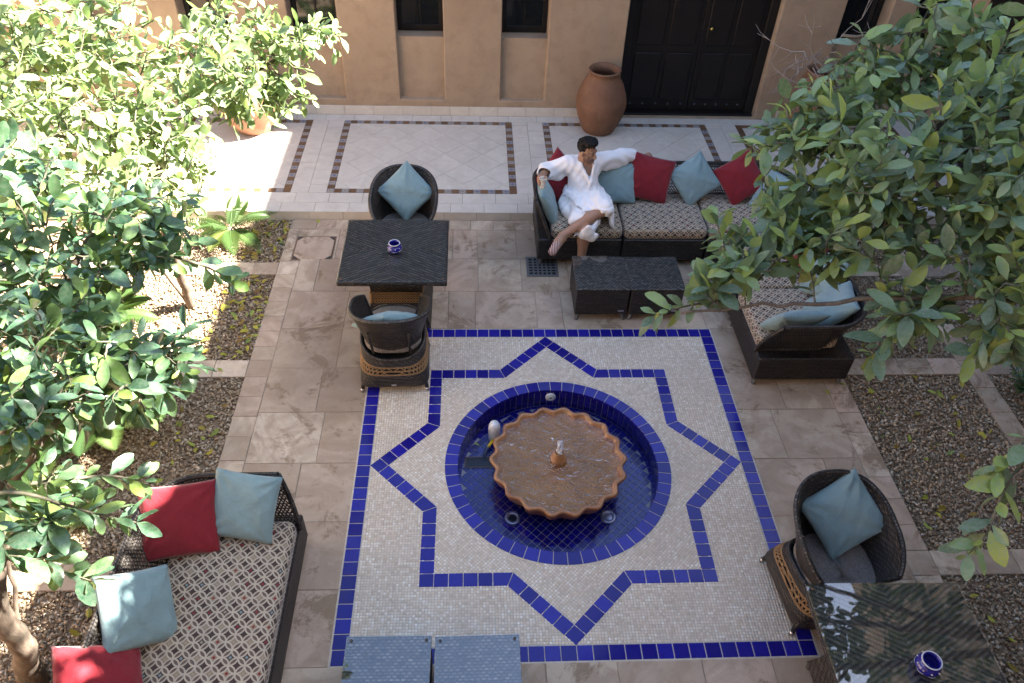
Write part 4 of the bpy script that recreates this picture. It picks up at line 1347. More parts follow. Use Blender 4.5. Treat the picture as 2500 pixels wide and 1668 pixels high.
def sofa(loc, rz, label, W=0.86, Dp=0.83, sides=('L', 'B'), front_end=True, cush=None, group='woven sofa modules'):
    """front faces -y in local space; sides: 'L','R' arms and 'B' back"""
    s = empty('sofa', loc, rz, label, 'sofa', group)
    hw, hd = W/2, Dp/2
    BZ0, BZ1 = 0.075, 0.335
    b = MB(); b.bbox(-hw+.004, hw-.004, -hd+.004, hd-.004, BZ0, BZ1, .012); b.build('base', M['wicker_sofa'], s)
    for sx in (-1, 1):
        for sy in (-1, 1):
            x, y = sx*(hw-.05), sy*(hd-.05)
            MB().tube([(x, y, BZ0+.002), (x+sx*.012, y+sy*.012, 0.003)], [0.026, 0.018], 4).build('leg', M['galv'], s)
    ib = 0.125; ot = 0.03; ZT = 0.725
    if 'L' in sides and 'B' in sides:
        pb_, pt_ = [(-hw+ib, -hd), (-hw+ib, hd-ib), (hw, hd-ib)], [(-hw-ot, -hd), (-hw-ot, hd+ot), (hw, hd+ot)]
    elif 'R' in sides and 'B' in sides:
        pb_, pt_ = [(hw-ib, -hd), (hw-ib, hd-ib), (-hw, hd-ib)], [(hw+ot, -hd), (hw+ot, hd+ot), (-hw, hd+ot)]
    else:
        pb_, pt_ = [(-hw, hd-ib), (hw, hd-ib)], [(-hw, hd+ot), (hw, hd+ot)]
    B, lb = side_path(pb_, 0.22); T, lt = side_path(pt_, 0.36)
    n = len(B) - 1; arm = len(pb_) == 3 and front_end
    def S(u, v):
        u = min(1.0, max(0.0, u))
        if arm:                                           # the front end of the arm sweeps back as it rises
            st = (0.005 + 0.10*(v**1.6)) / lt
            u = st + (1-st)*u
        i = min(n-1, int(u*n)); t = u*n - i
        a = B[i].lerp(B[i+1], t); c = T[i].lerp(T[i+1], t)
        k = v**1.15
        q = a.lerp(c, k)
        return (q.x, q.y, BZ1 - .01 + (ZT - BZ1 + .01)*v)
    m = MB(); lattice(m, S, lt, ZT-BZ1, 0.027, 0.0058, True, 8, 0.032)
    bk = m.build('back_lattice', M['rim'], s, True)
    r = MB(); r.tube([S(i/64, 1.0) for i in range(65)], 0.020, 8, True, 1.0)
    r.build('top_rail', M['rim'], s, True)
    if arm:
        r = MB(); r.tube([S(0, j/10) for j in range(11)], 0.018, 8); r.build('arm_edge', M['rim'], s, True)
    r = MB(); r.tube([S(i/64, 0.02) for i in range(65)], 0.014, 6); r.build('bottom_rail', M['rim'], s, True)
    if cush is None:
        x0 = -hw + (ib+.005 if 'L' in sides else .006); x1 = hw - (ib+.005 if 'R' in sides else .006)
        cush = (x0, x1, -hd+.01, hd-ib-.005)
    cushion(MB(), cush[0], cush[1], cush[2], cush[3], BZ1+.002, 0.452, 0.055, .016, (loc[0]*1.3, loc[1]*.7), int(abs(loc[0]*10))).build('seat_cushion', M['circle_fabric'], s, True)
    return s

# rear row (front at y=2.545), right row (front at x=1.76), left sofa
sofa((0.412, 2.965, 0), 0, 'woven sofa end module with a rounded arm, the man in the robe sits on it', W=0.862, sides=('L', 'B'))
sofa((1.278, 2.965, 0), 0, 'armless woven sofa module between the seated man and the corner', W=0.862, sides=('B',))
sofa((2.165, 2.965, 0), 0, 'corner woven sofa module mostly hidden behind the right tree', W=0.90, sides=('R', 'B'), front_end=False)
sofa((2.19, 2.105, 0), -math.pi/2, 'armless woven sofa module in the right row behind leaves', W=0.875, sides=('B',), Dp=0.85)
sofa((2.19, 1.245, 0), -math.pi/2, 'woven sofa end module with a rounded arm beside the mosaic, right row', W=0.835, sides=('R', 'B'), Dp=0.85)
sofa((-2.285, -1.515, 0), math.pi/2, 'long woven sofa with circle patterned seat at lower left', W=1.72, sides=('R', 'B'), Dp=0.90)

# ------------------------------------------------------------------ pillows
def pillow_mesh(w, th, seed, mat):
    r = random.Random(seed); n = 26
    ph = [r.uniform(0, 6.28) for _ in range(8)]
    V = []; F = []
    def P(i, j, sd):
        u, v = 2*i/n-1, 2*j/n-1
        e = 0.055
        x = u*(1 - e*(1-v*v)*abs(u)**1.5); y = v*(1 - e*(1-u*u)*abs(v)**1.5)
        q = max(0.0, (1-u**2))*max(0.0, (1-v**2))
        h = th*(q**0.42)*(0.93+0.07*math.sin(2.2*u+ph[0])*math.cos(1.9*v+ph[1]))
        # creases fanning from the corners
        cr = 0.0
        for k, (cx, cy) in enumerate(((1, 1), (-1, 1), (-1, -1), (1, -1))):
            dx, dy = u-cx, v-cy; d = math.hypot(dx, dy); a = math.atan2(dy, dx)
            cr += math.sin(a*11+ph[k]+d*2.5)*math.exp(-(d/.62)**2)*(1-math.exp(-(d/.10)**2))
        h += 0.019*cr*(q**0.3) + 0.006*math.sin(5*u+4*v+ph[5])*q + 0.003*math.sin(11*u-7*v+ph[6])*math.sin(6*v+ph[7])*q**.5
        sag = -0.012*(v+0.2)
        return (x*w/2, y*w/2, sd*max(h, 0.0)+ 0.006*math.sin(2*u+ph[6])*math.sin(2*v+ph[7]))
    idx = {}
    def g(i, j, sd):
        k = (i, j, 0 if (i in (0, n) or j in (0, n)) else sd)
        if k not in idx:
            idx[k] = len(V); V.append(P(i, j, sd))
        return idx[k]
    for sd in (1, -1):
        for i in range(n):
            for j in range(n):
                f = [g(i, j, sd), g(i+1, j, sd), g(i+1, j+1, sd), g(i, j+1, sd)]
                F.append(f if sd > 0 else f[::-1])
    return np_mesh('pillow', V, F, mat, True)
PIL = []
def pillow(c, nrm, roll, colr, label, w=0.435, th=0.078, seed=None):
    o = bpy.data.objects.new('pillow', pillow_mesh(w, th, seed if seed is not None else len(PIL)+3, M[colr]))
    n = Vector(nrm).normalized()
    up = Vector((0, 0, 1)); up = (up - n*up.dot(n)).normalized(); rt = up.cross(n)
    a = R_(roll)
    X = rt*math.cos(a) + up*math.sin(a); Y = -rt*math.sin(a) + up*math.cos(a)
    m = Matrix(((X.x, Y.x, n.x), (X.y, Y.y, n.y), (X.z, Y.z, n.z))).to_4x4(); m.translation = Vector(c)
    o.matrix_world = m
    put(o); tag(o, label, 'pillow', 'throw pillows'); PIL.append(o)
    return o
pillow((-1.33, 2.84, 0.70), (0.02, -0.80, 0.60), 43, 'blue_fabric', 'pale blue pillow on its corner in the armchair behind the square table', seed=3)
pillow((-1.37, 0.985, 0.63), (-0.1, 0.72, 0.70), 40, 'blue_fabric', 'pale blue pillow seen over the back of the armchair before the square table', 0.43, seed=4)
pillow((1.74, -0.955, 0.675), (-0.1, -0.74, 0.66), 37, 'blue_fabric', 'blue pillow on its corner in the armchair at the right of the mosaic', 0.45, seed=5)
pillow((-2.145, -0.80, 0.63), (-0.06, -0.68, 0.73), -5, 'blue_fabric', 'blue grey pillow leaning on the far arm of the lower left sofa', 0.44, seed=6)
pillow((-2.52, -0.905, 0.635), (0.30, -0.62, 0.73), -14, 'red_fabric', 'red pillow with sun spots in the far corner of the lower left sofa', 0.47, seed=7)
pillow((-2.60, -1.49, 0.625), (0.72, -0.12, 0.68), 38, 'blue_fabric', 'blue grey pillow between the two red ones on the lower left sofa', 0.45, .085, seed=8)
pillow((-2.66, -1.93, 0.62), (0.64, 0.1, 0.76), 14, 'red_fabric', 'red pillow cut by the bottom edge on the lower left sofa', 0.48, seed=9)
pillow((0.085, 2.865, 0.595), (0.92, -0.05, 0.38), 4, 'blue_fabric', 'pale blue pillow leaning on the sofa arm under the cup', 0.44, seed=10)
pillow((0.22, 3.16, 0.69), (0.42, -0.80, 0.42), 38, 'red_fabric', 'red pillow behind the man by his right shoulder', 0.43, seed=11)
pillow((0.81, 3.135, 0.63), (-0.05, -0.82, 0.57), 3, 'blue_fabric', 'pale blue pillow tucked against the left side of the man', 0.42, seed=12)
pillow((1.165, 3.17, 0.675), (0.0, -0.84, 0.54), -13, 'red_fabric', 'red pillow under the outstretched hand of the man', 0.47, seed=13)
pillow((1.645, 3.185, 0.66), (0.03, -0.80, 0.60), 33, 'blue_fabric', 'pale blue pillow on its corner between two red pillows', 0.44, seed=14)
pillow((2.135, 3.18, 0.68), (-0.05, -0.80, 0.60), 33, 'red_fabric', 'red pillow on its corner at the right end of the rear sofa', 0.45, seed=15)
pillow((2.44, 2.93, 0.63), (-0.7, -0.35, 0.62), 5, 'blue_fabric', 'grey blue pillow in the sofa corner half hidden by leaves', 0.45, seed=16)
pillow((2.45, 2.36, 0.62), (-0.80, 0.0, 0.60), 4, 'blue_fabric', 'grey blue pillow behind leaves next to the red one, right row', 0.44, seed=17)
pillow((2.49, 2.0, 0.635), (-0.80, 0.1, 0.60), 18, 'red_fabric', 'red pillow behind leaves on the right row of the sofa', 0.45, seed=18)
pillow((2.50, 1.60, 0.65), (-0.83, 0.1, 0.55), 38, 'blue_fabric', 'blue pillow on its corner near the end of the right sofa row', 0.45, seed=19)
pillow((2.42, 1.20, 0.60), (-0.66, 0.25, 0.70), 10, 'blue_fabric', 'large blue pillow in the rounded corner of the right sofa end', 0.48, .09, seed=20)
pillow((2.05, 1.03, 0.59), (-0.05, 0.80, 0.60), 5, 'blue_fabric', 'blue pillow leaning on the near arm of the right sofa end', 0.44, seed=21)

# ------------------------------------------------------------------ small glass topped tables
def low_table(loc, rz, label):
    t_ = empty('coffee_table', loc, rz, label, 'coffee table', 'low woven coffee tables')
    h = 0.253
    MB().bbox(-h+.006, h-.006, -h+.006, h-.006, 0.075, 0.388, .008).build('body', M['wicker_sofa'], t_)
    MB().bbox(-h, h, -h, h, 0.372, 0.3925, .004).build('woven_top', M['wicker_top'], t_)
    MB().bbox(-h, h, -h, h, 0.3945, 0.4005, .0015).build('glass_top', M['glass'], t_)
    for sx in (-1, 1):
        for sy in (-1, 1):
            MB().tube([(sx*.21, sy*.21, .08), (sx*.228, sy*.228, 0.002)], [.026, .019], 4).build('leg', M['galv'], t_)
            MB().lathe([(0.010, 0.4), (0.010, 0.403), (0.0001, 0.404)], 12, (sx*.222, sy*.222)).build('stud', M['iron'], t_, True)
    MB().add([(-.028+.19, -h+.0055, .115), (.028+.19, -h+.0055, .115), (.028+.19, -h+.0055, .135), (-.028+.19, -h+.0055, .135)], [(0, 1, 2, 3)]).build('maker_plate', M['steel'], t_)
    return t_
low_table((0.537, 1.947, 0), 0, 'low woven coffee table before the seated man, the left one')
low_table((1.048, 1.947, 0), 0, 'low woven coffee table next to the right sofa row, the right one')
low_table((-1.172, -1.825, 0), R_(-0.5), 'low table with sky blue glass reflection at the bottom edge, left one')
low_table((-0.642, -1.832, 0), R_(0.6), 'low table with sky blue glass reflection at the bottom edge, right one')

# ------------------------------------------------------------------ square dining tables
def dining_table(loc, rz, label):
    t_ = empty('dining_table', loc, rz, label, 'table', 'square woven dining tables')
    h = 0.468; Z = 0.735
    MB().bbox(-h, h, -h, h, Z-.055, Z-.009, .008).build('apron', M['rim'], t_)
    MB().bbox(-h+.012, h-.012, -h+.012, h-.012, Z-.012, Z-.0065, .002).build('woven_top', M['wicker_chevron'], t_)
    MB().bbox(-h+.002, h-.002, -h+.002, h-.002, Z-.005, Z+.001, .0015).build('glass_top', M['glass'], t_)
    for sx in (-1, 1):
        for sy in (-1, 1):
            MB().lathe([(0.008, Z-.0045), (0.008, Z+.002), (0.0001, Z+.003)], 10, (sx*.43, sy*.43)).build('stud', M['rust'], t_, True)
    # pedestal: dark box with a cane collar and a flared foot
    def fl(z0, z1, a0, a1, mat, name):
        m = MB()
        c = [(-1, -1), (1, -1), (1, 1), (-1, 1)]
        v = [(x*a0, y*a0, z0) for x, y in c] + [(x*a1, y*a1, z1) for x, y in c]
        f = [(0, 1, 5, 4), (1, 2, 6, 5), (2, 3, 7, 6), (3, 0, 4, 7), (4, 5, 6, 7), (0, 3, 2, 1)]
        uv = [[(0, 0), (a0*2, 0), (a1*2, z1-z0), (0, z1-z0)]]*4 + [[(0, 0), (.5, 0), (.5, .5), (0, .5)]]*2
        m.add(v, f, uv); return m.build(name, mat, t_)
    fl(0.05, 0.30, 0.300, 0.235, M['wicker'], 'foot')
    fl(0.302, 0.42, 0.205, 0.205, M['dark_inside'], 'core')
    fl(0.421, Z-.056, 0.225, 0.245, M['wicker'], 'neck')
    for q in range(4):
        Rq = Matrix.Rotation(q*math.pi/2, 3, 'Z')
        def S(u, v): return tuple(Rq @ Vector((-0.235+0.47*u, -0.232, 0.302+0.118*v)))
        m = MB(); lattice(m, S, 0.47, 0.118, 0.026, 0.0042, True, 6, 0.0295)
        for u in (0.02, .98): m.tube([S(u, 0), S(u, 1)], .012, 6)
        m.build('cane_panel', M['cane'], t_, True)
    for sx in (-1, 1):
        for sy in (-1, 1): MB().lathe([(0.0001, 0.0), (0.02, 0.0), (0.02, 0.055)], 10, (sx*.28, sy*.28)).build('glide', M['chrome'], t_, True)
    return t_
dining_table((-1.362, 1.842, 0), R_(0.3), 'square woven dining table with a blue pot, between two armchairs at left')
dining_table((1.762, -1.935, 0), R_(-0.4), 'square woven dining table with glass top at the bottom right corner')

# ------------------------------------------------------------------ blue ceramic pots
def pot(loc, label, s=1.0, rot=0):
    p_ = empty('ceramic_pot', loc, rot, label, 'ceramic pot', 'blue ceramic ashtray pots')
    MB().lathe([(r*s, z*s) for r, z in [(0.0001, 0), (0.038, 0), (0.042, .004), (0.060, .022), (0.069, .042), (0.066, .060), (0.052, .073), (0.044, .080), (0.050, .092), (0.055, .100), (0.052, .104), (0.045, .100), (0.039, .085), (0.045, .07), (0.055, .045), (0.0001, .02)]], 40).build('body', M['blue_glaze'], p_, True)
    MB().lathe([(r*s, z*s) for r, z in [(0.0553, .0995), (0.0545, .1045), (0.051, .1050), (0.0485, .103)]], 40).build('rim_line', M['white_glaze'], p_, True)
    m = MB()
    for k in range(9):
        a = 2*math.pi*k/9
        m.lathe([(0.0001, .061*s), (0.0055*s, .066*s), (0.0001, .071*s)], 8, (0.066*s*math.cos(a), 0.066*s*math.sin(a)))
    m.build('dots', M['white_glaze'], p_, True)
    m = MB()
    for k in range(6):
        a0 = 2*math.pi*k/6
        m.tube([((0.0685 - .002*abs(2*j/8-1))*s*math.cos(a0+j*.13), (0.0685 - .002*abs(2*j/8-1))*s*math.sin(a0+j*.13), (.035+.012*(2*j/8-1)**2)*s) for j in range(9)], 0.0016*s, 5)
    m.build('garland', M['white_glaze'], p_, True)
    return p_
pot((-1.362, 1.80, 0.7365), 'small cobalt ceramic pot on the rear left square table', 0.92)
pot((1.80, -1.985, 0.7365), 'small cobalt ceramic pot on the bottom right square table', 0.98, 1)

# ------------------------------------------------------------------ armchairs
def armchair(loc, rz, label):
    """seat faces +y in local space"""
    c = empty('armchair', loc, rz, label, 'armchair', 'woven tub armchairs')
    for sx in (-1, 1):
        for sy in (-1, 1):
            x, y = sx*.25, sy*.245
            MB().tube([(x, y, .14), (x+sx*.024, y+sy*.024, .034)], [.021, .016], 8).build('leg', M['rim'], c, True)
            MB().tube([(x+sx*.024, y+sy*.024, .036), (x+sx*.030, y+sy*.030, .002)], [.0165, .015], 10).build('leg_cap', M['chrome'], c, True)
    def plan(w, a, b, p=3.2):
        co, si = math.cos(w), math.sin(w)
        e = 2.0/p
        return (a*math.copysign(abs(co)**e, co), b*math.copysign(abs(si)**e, si))
    # height, half width, back depth, front depth, squareness
    lv = [(0.090, .292, .312, .295, 7.0), (0.22, .286, .292, .300, 4.6), (0.325, .277, .268, .318, 3.2), (0.415, .268, .238, .335, 2.6)]
    def sk(z):
        for i in range(len(lv)-1):
            if z <= lv[i+1][0] or i == len(lv)-2:
                t = (z-lv[i][0])/(lv[i+1][0]-lv[i][0]); return [lv[i][k]*(1-t)+lv[i+1][k]*t for k in range(1, 5)]
    def Sk(z0, z1):
        def S(u, v):
            z = z0 + (z1-z0)*v; a, bb, bf, p = sk(z)
            w = u*2*math.pi - math.pi/2
            x, y = plan(w, a, 1.0, p)
            k = max(0, (z-.12)/.2)
            dz = -0.055*max(0.0, -y)**2*k + .02*k*max(0.0, y)
            return (x, y*(bf if y > 0 else bb), z + dz)
        return S
    per = 1.85
    MB().grid(Sk(.090, .232), 72, 6, per, .142, True).build('skirt', M['wicker'], c, True)
    MB().grid(Sk(.330, .415), 72, 4, per, .085, True).build('collar', M['wicker'], c, True)
    S0 = Sk(.225, .338)
    def Sin(u, v):
        x, y, z = S0(u, v); return (x*.955, y*.955, z)
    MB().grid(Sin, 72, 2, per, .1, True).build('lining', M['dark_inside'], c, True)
    m = MB(); lattice(m, Sk(.235, .330), per, .083, 0.043, 0.0048, True, 6, 0.041, 0.0, 1.0)
    S1 = Sk(.235, .330)
    for v in (0.0, .07, .46, .54, .93, 1.0): m.tube([S1(i/72, v) for i in range(73)], .0045, 5, False)
    m.build('cane_band', M['cane'], c, True)
    r = MB(); S2 = Sk(.415, .416); r.tube([S2(i/72, 0) for i in range(73)], .014, 8, False); r.build('collar_rim', M['rim'], c, True)
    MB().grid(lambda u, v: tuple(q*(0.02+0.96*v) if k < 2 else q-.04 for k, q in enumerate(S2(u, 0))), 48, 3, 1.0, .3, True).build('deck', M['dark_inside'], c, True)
    A0, A1 = R_(-223), R_(43)
    def zt(w):
        k = max(0.0, math.cos((w + math.pi/2)*0.66))
        return 0.600 + 0.275*k**0.95
    def Sh(u, v):
        w = A0 + (A1-A0)*u
        kk = v**1.15
        a = .228*(1-kk)+.330*kk
        x, y = plan(w, a, 1.0, 2.4)
        bb = .195*(1-kk)+.385*kk; bf = .26*(1-kk)+.37*kk
        return (x, y*(bf if y > 0 else bb), .37 + (zt(w)-.37)*v)
    MB().grid(Sh, 72, 10, 1.85, .5).build('tub_shell', M['wicker'], c, True)
    def Sh2(u, v):
        x, y, z = Sh(u, v); return (x*.950, y*.950, z+.002)
    MB().grid(Sh2, 72, 10, 1.85, .5, flip=True).build('tub_lining', M['wicker'], c, True)
    def rimpt(u):
        p, q = Vector(Sh(u, 1)), Vector(Sh2(u, 1)); return (p+q)/2
    r = MB(); r.tube([rimpt(i/72) for i in range(73)], .0175, 8); r.build('rim', M['rim'], c, True)
    for u in (0.0, 1.0):
        e = MB(); e.tube([(Vector(Sh(u, j/8))+Vector(Sh2(u, j/8)))/2 for j in range(9)], .015, 8); e.build('arm_post', M['rim'], c, True)
    for sx in (-1, 1):
        MB().tube([(sx*.15, -.232, .42), (sx*.155, -.305, .60), (sx*.16, -.345, .74)], .011, 8).build('back_post', M['rim'], c, True)
    cm = MB(); cushion(cm, -.240, .240, -.21, .365, .385, .448, .17, .012); cm.build('seat_cushion', M['seat_fabric'], c, True)
    s = MB().lathe([(0.0001, 0.002), (0.020, 0.0015), (0.022, 0)], 16)
    o = s.build('maker_plate', M['steel'], c, True); o.location = (0, -.314, .112); o.rotation_euler = (R_(90), 0, 0); o.scale = (1.1, .5, 1)
    return c
armchair((-1.345, 1.07, 0), R_(1.5), 'woven tub armchair seen from behind, in front of the square table at left')
armchair((-1.345, 2.665, 0), math.pi, 'woven tub armchair facing us behind the square table at left')
armchair((1.690, -1.135, 0), math.pi + R_(5), 'woven tub armchair facing us behind the bottom right table')
armchair((1.72, -2.17, 0), 0, 'woven armchair peeking out at the left of the bottom right table')

# lighter left on the seat of the far chair
o = MB(); o.tube(bez([(-0.04, 0, .006), (0, .006, .006), (.04, 0, .007)], 4), [.007, .009, .010, .010, .010, .010, .009, .009, .006], 8)
l = o.build('lighter', M['yellow_plastic'], None, True); l.location = (-1.20, 2.40, .466); l.rotation_euler = (0, 0, .2)
tag(l, 'yellow lighter lying on the grey seat of the rear armchair', 'lighter')
# ------------------------------------------------------------------ leaves
def leaf_template(k):
    r = random.Random(40+k)
    fold, droop, tw = r.uniform(.10, .50), r.uniform(-.05, .42), r.uniform(-.45, .45); wv, wp_ = r.uniform(.005, .035), r.uniform(6, 11)
    wd = r.uniform(.19, .27)
    T = [0.0, 0.12, 0.32, 0.55, 0.78, 0.93, 1.0]
    W = [0.0, .42, .88, 1.0, .78, .36, 0.0]
    V = [(0, -0.10, 0.0)]; rows = []
    for t_, w in zip(T[1:-1], W[1:-1]):
        row = []
        for s in (-1, 0, 1):
            x = s*wd*w; z = fold*abs(x) - droop*t_*t_ + tw*x*t_ + wv*math.sin(wp_*t_+s*2+k)*abs(s)
            row.append(len(V)); V.append((x, t_, z))
        rows.append(row)
    V.append((0, 1.0, -droop)); tip = len(V)-1
    F = [(0, rows[0][1], rows[0][0]), (0, rows[0][2], rows[0][1])]
    for a, b in zip(rows, rows[1:]):
        for c in (0, 1):
            F += [(a[c], a[c+1], b[c+1]), (a[c], b[c+1], b[c])]
    F += [(rows[-1][0], rows[-1][1], tip), (rows[-1][1], rows[-1][2], tip)]
    return np.array(V, float), np.array(F, int)
LT_ = [leaf_template(k) for k in range(9)]
leaf_me = {}
def leaf_mesh(mat, k):
    if (mat, k) not in leaf_me:
        leaf_me[(mat, k)] = np_mesh('leaf', LT_[k][0], LT_[k][1], M[mat], True)
    return leaf_me[(mat, k)]
def frames(pos, ax, up):
    """rotation matrices with columns (x, axis, normal)"""
    ax = ax / np.linalg.norm(ax, axis=1, keepdims=True)
    x = np.cross(ax, up); x /= np.maximum(1e-6, np.linalg.norm(x, axis=1, keepdims=True))
    n = np.cross(x, ax)
    return np.stack([x, ax, n], -1)
_cr, _cu, _cf = np.array(_r2), np.array(_u2), np.array(_f)
def screen(pos):
    d = pos - np.array(CAM); z = d @ _cf
    return (d @ _cr)/z*1.4853, (d @ _cu)/z*1.4853*1.4993, z     # -1..1 in frame
def put_leaves(parent, pos, ax, up, size, mat, rng, singles=300, name='foliage'):
    n = len(pos); Rm = frames(pos, ax, up); kind = rng.integers(0, len(LT_), n)
    sx, sy, dist = screen(pos)
    inf = (np.abs(sx) < 1.03) & (np.abs(sy) < 1.03) & (dist > 0.3)
    score = np.where(inf, size/np.maximum(dist, .3), 0)
    order = np.argsort(-score); one = np.zeros(n, bool)
    pick = [i for i in order[:singles] if inf[i]]
    one[pick] = True
    for i in pick:
        o = bpy.data.objects.new('leaf', leaf_mesh(mat, int(kind[i])))
        m = Matrix([list(Rm[i][0]*size[i]) + [pos[i][0]], list(Rm[i][1]*size[i]) + [pos[i][1]], list(Rm[i][2]*size[i]) + [pos[i][2]], [0, 0, 0, 1]])
        put(o, parent)
        o.matrix_local = Matrix.Translation(-parent.location) @ m
    Vs = []; Fs = []; At = []; off = 0
    for k in range(len(LT_)):
        s = np.where((~one) & (kind == k))[0]
        if not len(s): continue
        tv, tf = LT_[k]
        V = np.einsum('nij,vj->nvi', Rm[s], tv)*size[s][:, None, None] + pos[s][:, None, :]
        F = (tf[None] + (np.arange(len(s))*len(tv))[:, None, None]).reshape(-1, 3) + off
        Vs.append(V.reshape(-1, 3)); Fs.append(F); off += len(s)*len(tv)
        At.append(np.repeat(rng.uniform(0, 1, len(s)), len(tf)))
    if Vs:
        me = np_mesh(name, np.concatenate(Vs) - np.array(parent.location), np.concatenate(Fs), M[mat], True, np.concatenate(At))
        o = bpy.data.objects.new(name, me); put(o, parent); tag(o, kind='stuff')

def tubes_mesh(paths, seg=5):
    """many tapered tubes in one mesh: list of (points, radii)"""
    m = MB()
    for P, rr in paths: m.tube(P, rr, seg, False)
    return m

def tree(name, base, label, limbs, blobs, mat, size, seed, singles=300, leaf_gap=0.030, group='citrus trees', explicit=(), dead=()):
    t_ = empty(name, base, 0, label, 'tree', group)
    rng = np.random.default_rng(seed)
    b0 = np.array(base)
    nodes = []
    for i, (pts, r0, r1) in enumerate(limbs):
        P = bez(pts, 7); n = len(P)
        m = MB()
        rr = [r0 + (r1-r0)*(k/(n-1))**.8 for k in range(n)]
        wig = [Vector(rng.normal(0, 0.008 if i else 0.004, 3)) for _ in P]
        P = [p + w*min(1, k/3) for k, (p, w) in enumerate(zip(P, wig))]
        m.tube([p - Vector(base) for p in P], rr, 10 if r0 > .03 else 7)
        m.build('trunk' if i == 0 else 'limb', M['bark'], t_, True)
        nodes += [np.array(p) for p in P[(n//2 if i == 0 else 1):]]
    N = list(nodes); paths = []; lp = []; la = []; lu = []; ls = []
    def twig_leaves(P, start=0.35, gap=leaf_gap, sz=size):
        L = np.array([np.linalg.norm(P[k+1]-P[k]) for k in range(len(P)-1)]); cum = np.concatenate([[0], np.cumsum(L)])
        s = max(cum[-1]*start, cum[-1]-0.34); a = rng.uniform(0, 6.28)
        while s < cum[-1] + gap:
            q = min(s, cum[-1]-1e-4); i = max(0, int(np.searchsorted(cum, q)) - 1); i = min(i, len(L)-1)
            f = (q-cum[i])/max(L[i], 1e-6); p = P[i]*(1-f)+P[i+1]*f
            tg = (P[i+1]-P[i])/max(L[i], 1e-6)
            e = np.cross(tg, (0, 0, 1.0)); ne = np.linalg.norm(e); e = e/ne if ne > .05 else np.array((1.0, 0, 0))
            g = np.cross(e, tg)
            rad = e*math.cos(a) + g*math.sin(a)
            sp = rng.uniform(.35, .8)
            d = tg*sp + rad*(1-sp*.4) + np.array((0, 0, rng.uniform(-.28, .12)))
            up = np.array((0, 0, 1.0)) + rad*-.25 + rng.normal(0, .42, 3)
            lp.append(p + d/np.linalg.norm(d)*.012); la.append(d); lu.append(up); ls.append(sz*rng.choice((.5, .72, .9, 1.0, 1.12))*rng.uniform(.85, 1.15)*(0.8 if s > cum[-1] - gap else 1))
            a += 2.4 + rng.normal(0, .25); s += gap*rng.uniform(.6, 1.4)
    tips = []
    for c, rad, n in blobs:
        n = int(n*(1.95 if c[2] < 4 else .8))
        rad = np.array(rad if hasattr(rad, '__len__') else (rad,)*3)
        d = rng.normal(0, 1, (n, 3)); d /= np.linalg.norm(d, axis=1, keepdims=True)
        q = np.array(c) + d*rad*(rng.uniform(0, 1, (n, 1))**.42)
        tips += list(q)
    tips = np.array(tips) if tips else np.zeros((0, 3))
    if len(tips):
        NA = np.array(N)
        dist = np.array([np.min(np.linalg.norm(NA-q, axis=1)) for q in tips])
        for k in np.argsort(dist):
            q = tips[k]; NA = np.array(N)
            dd = np.linalg.norm(NA-q, axis=1); dd = np.where(dd < .05, 9, dd)
            j = int(np.argmin(dd)); a = NA[j]
            h = np.linalg.norm(q-a)
            mid = (a+q)/2 + rng.normal(0, .06*h, 3) + np.array((0, 0, .05*h))
            P = [np.array(v) for v in bez([a, a*.65+mid*.35+rng.normal(0, .02*h, 3), mid, mid*.4+q*.6+rng.normal(0, .03*h, 3), q], 2)]
            r0 = 0.0030 + 0.0075*min(1.0, h/0.7)
            paths.append(([Vector(v - b0) for v in P], [r0*(1-i/(len(P)-1)) + .0013 for i in range(len(P))]))
            N += [P[len(P)//2], P[3*len(P)//4]]
            if h > .45: N += [P[len(P)//3]]
            twig_leaves(P)
    for pts, gap in explicit:
        P = [np.array(v) for v in bez(pts, 5)]
        n = len(P); paths.append(([Vector(v - b0) for v in P], [.008*(1-i/(n-1)) + .0018 for i in range(n)]))
        L = sum(np.linalg.norm(P[i+1]-P[i]) for i in range(n-1))
        twig_leaves(P, 0.12, gap)
        twig_leaves(P, 0.7, gap)
    if paths: tag(tubes_mesh(paths).build('twigs', M['twig'], t_, True), kind='stuff')
    dm = []
    for c, n, spread in dead:
        rg = random.Random(seed)
        for i in range(n):
            a = Vector(c) + Vector((rg.gauss(0, .05), rg.gauss(0, .05), rg.gauss(0, .05)))
            P = [a]; dr = Vector((rg.gauss(0, 1), rg.gauss(0, 1), rg.gauss(0, .7))).normalized()
            for k in range(5):
                dr = (dr + Vector((rg.gauss(0, .4), rg.gauss(0, .4), rg.gauss(0, .4)))).normalized()
                P.append(P[-1] + dr*spread/5)
                if k in (1, 2, 3):
                    d2 = (dr + Vector((rg.gauss(0, .8), rg.gauss(0, .8), rg.gauss(0, .8)))).normalized()
                    dm.append(([P[-1]-Vector(base), P[-1]+d2*spread*.18-Vector(base), P[-1]+d2*spread*.3+Vector((0, 0, .02))-Vector(base)], [.0022, .0016, .001]))
            dm.append(([p-Vector(base) for p in P], [.0036, .0032, .0026, .0022, .0016, .001]))
    if dm: tag(tubes_mesh(dm, 4).build('bare_twigs', M['dead_twig'], t_, True), kind='stuff')
    if lp:
        put_leaves(t_, np.array(lp), np.array(la), np.array(lu), np.array(ls), mat, rng, singles)
    return t_

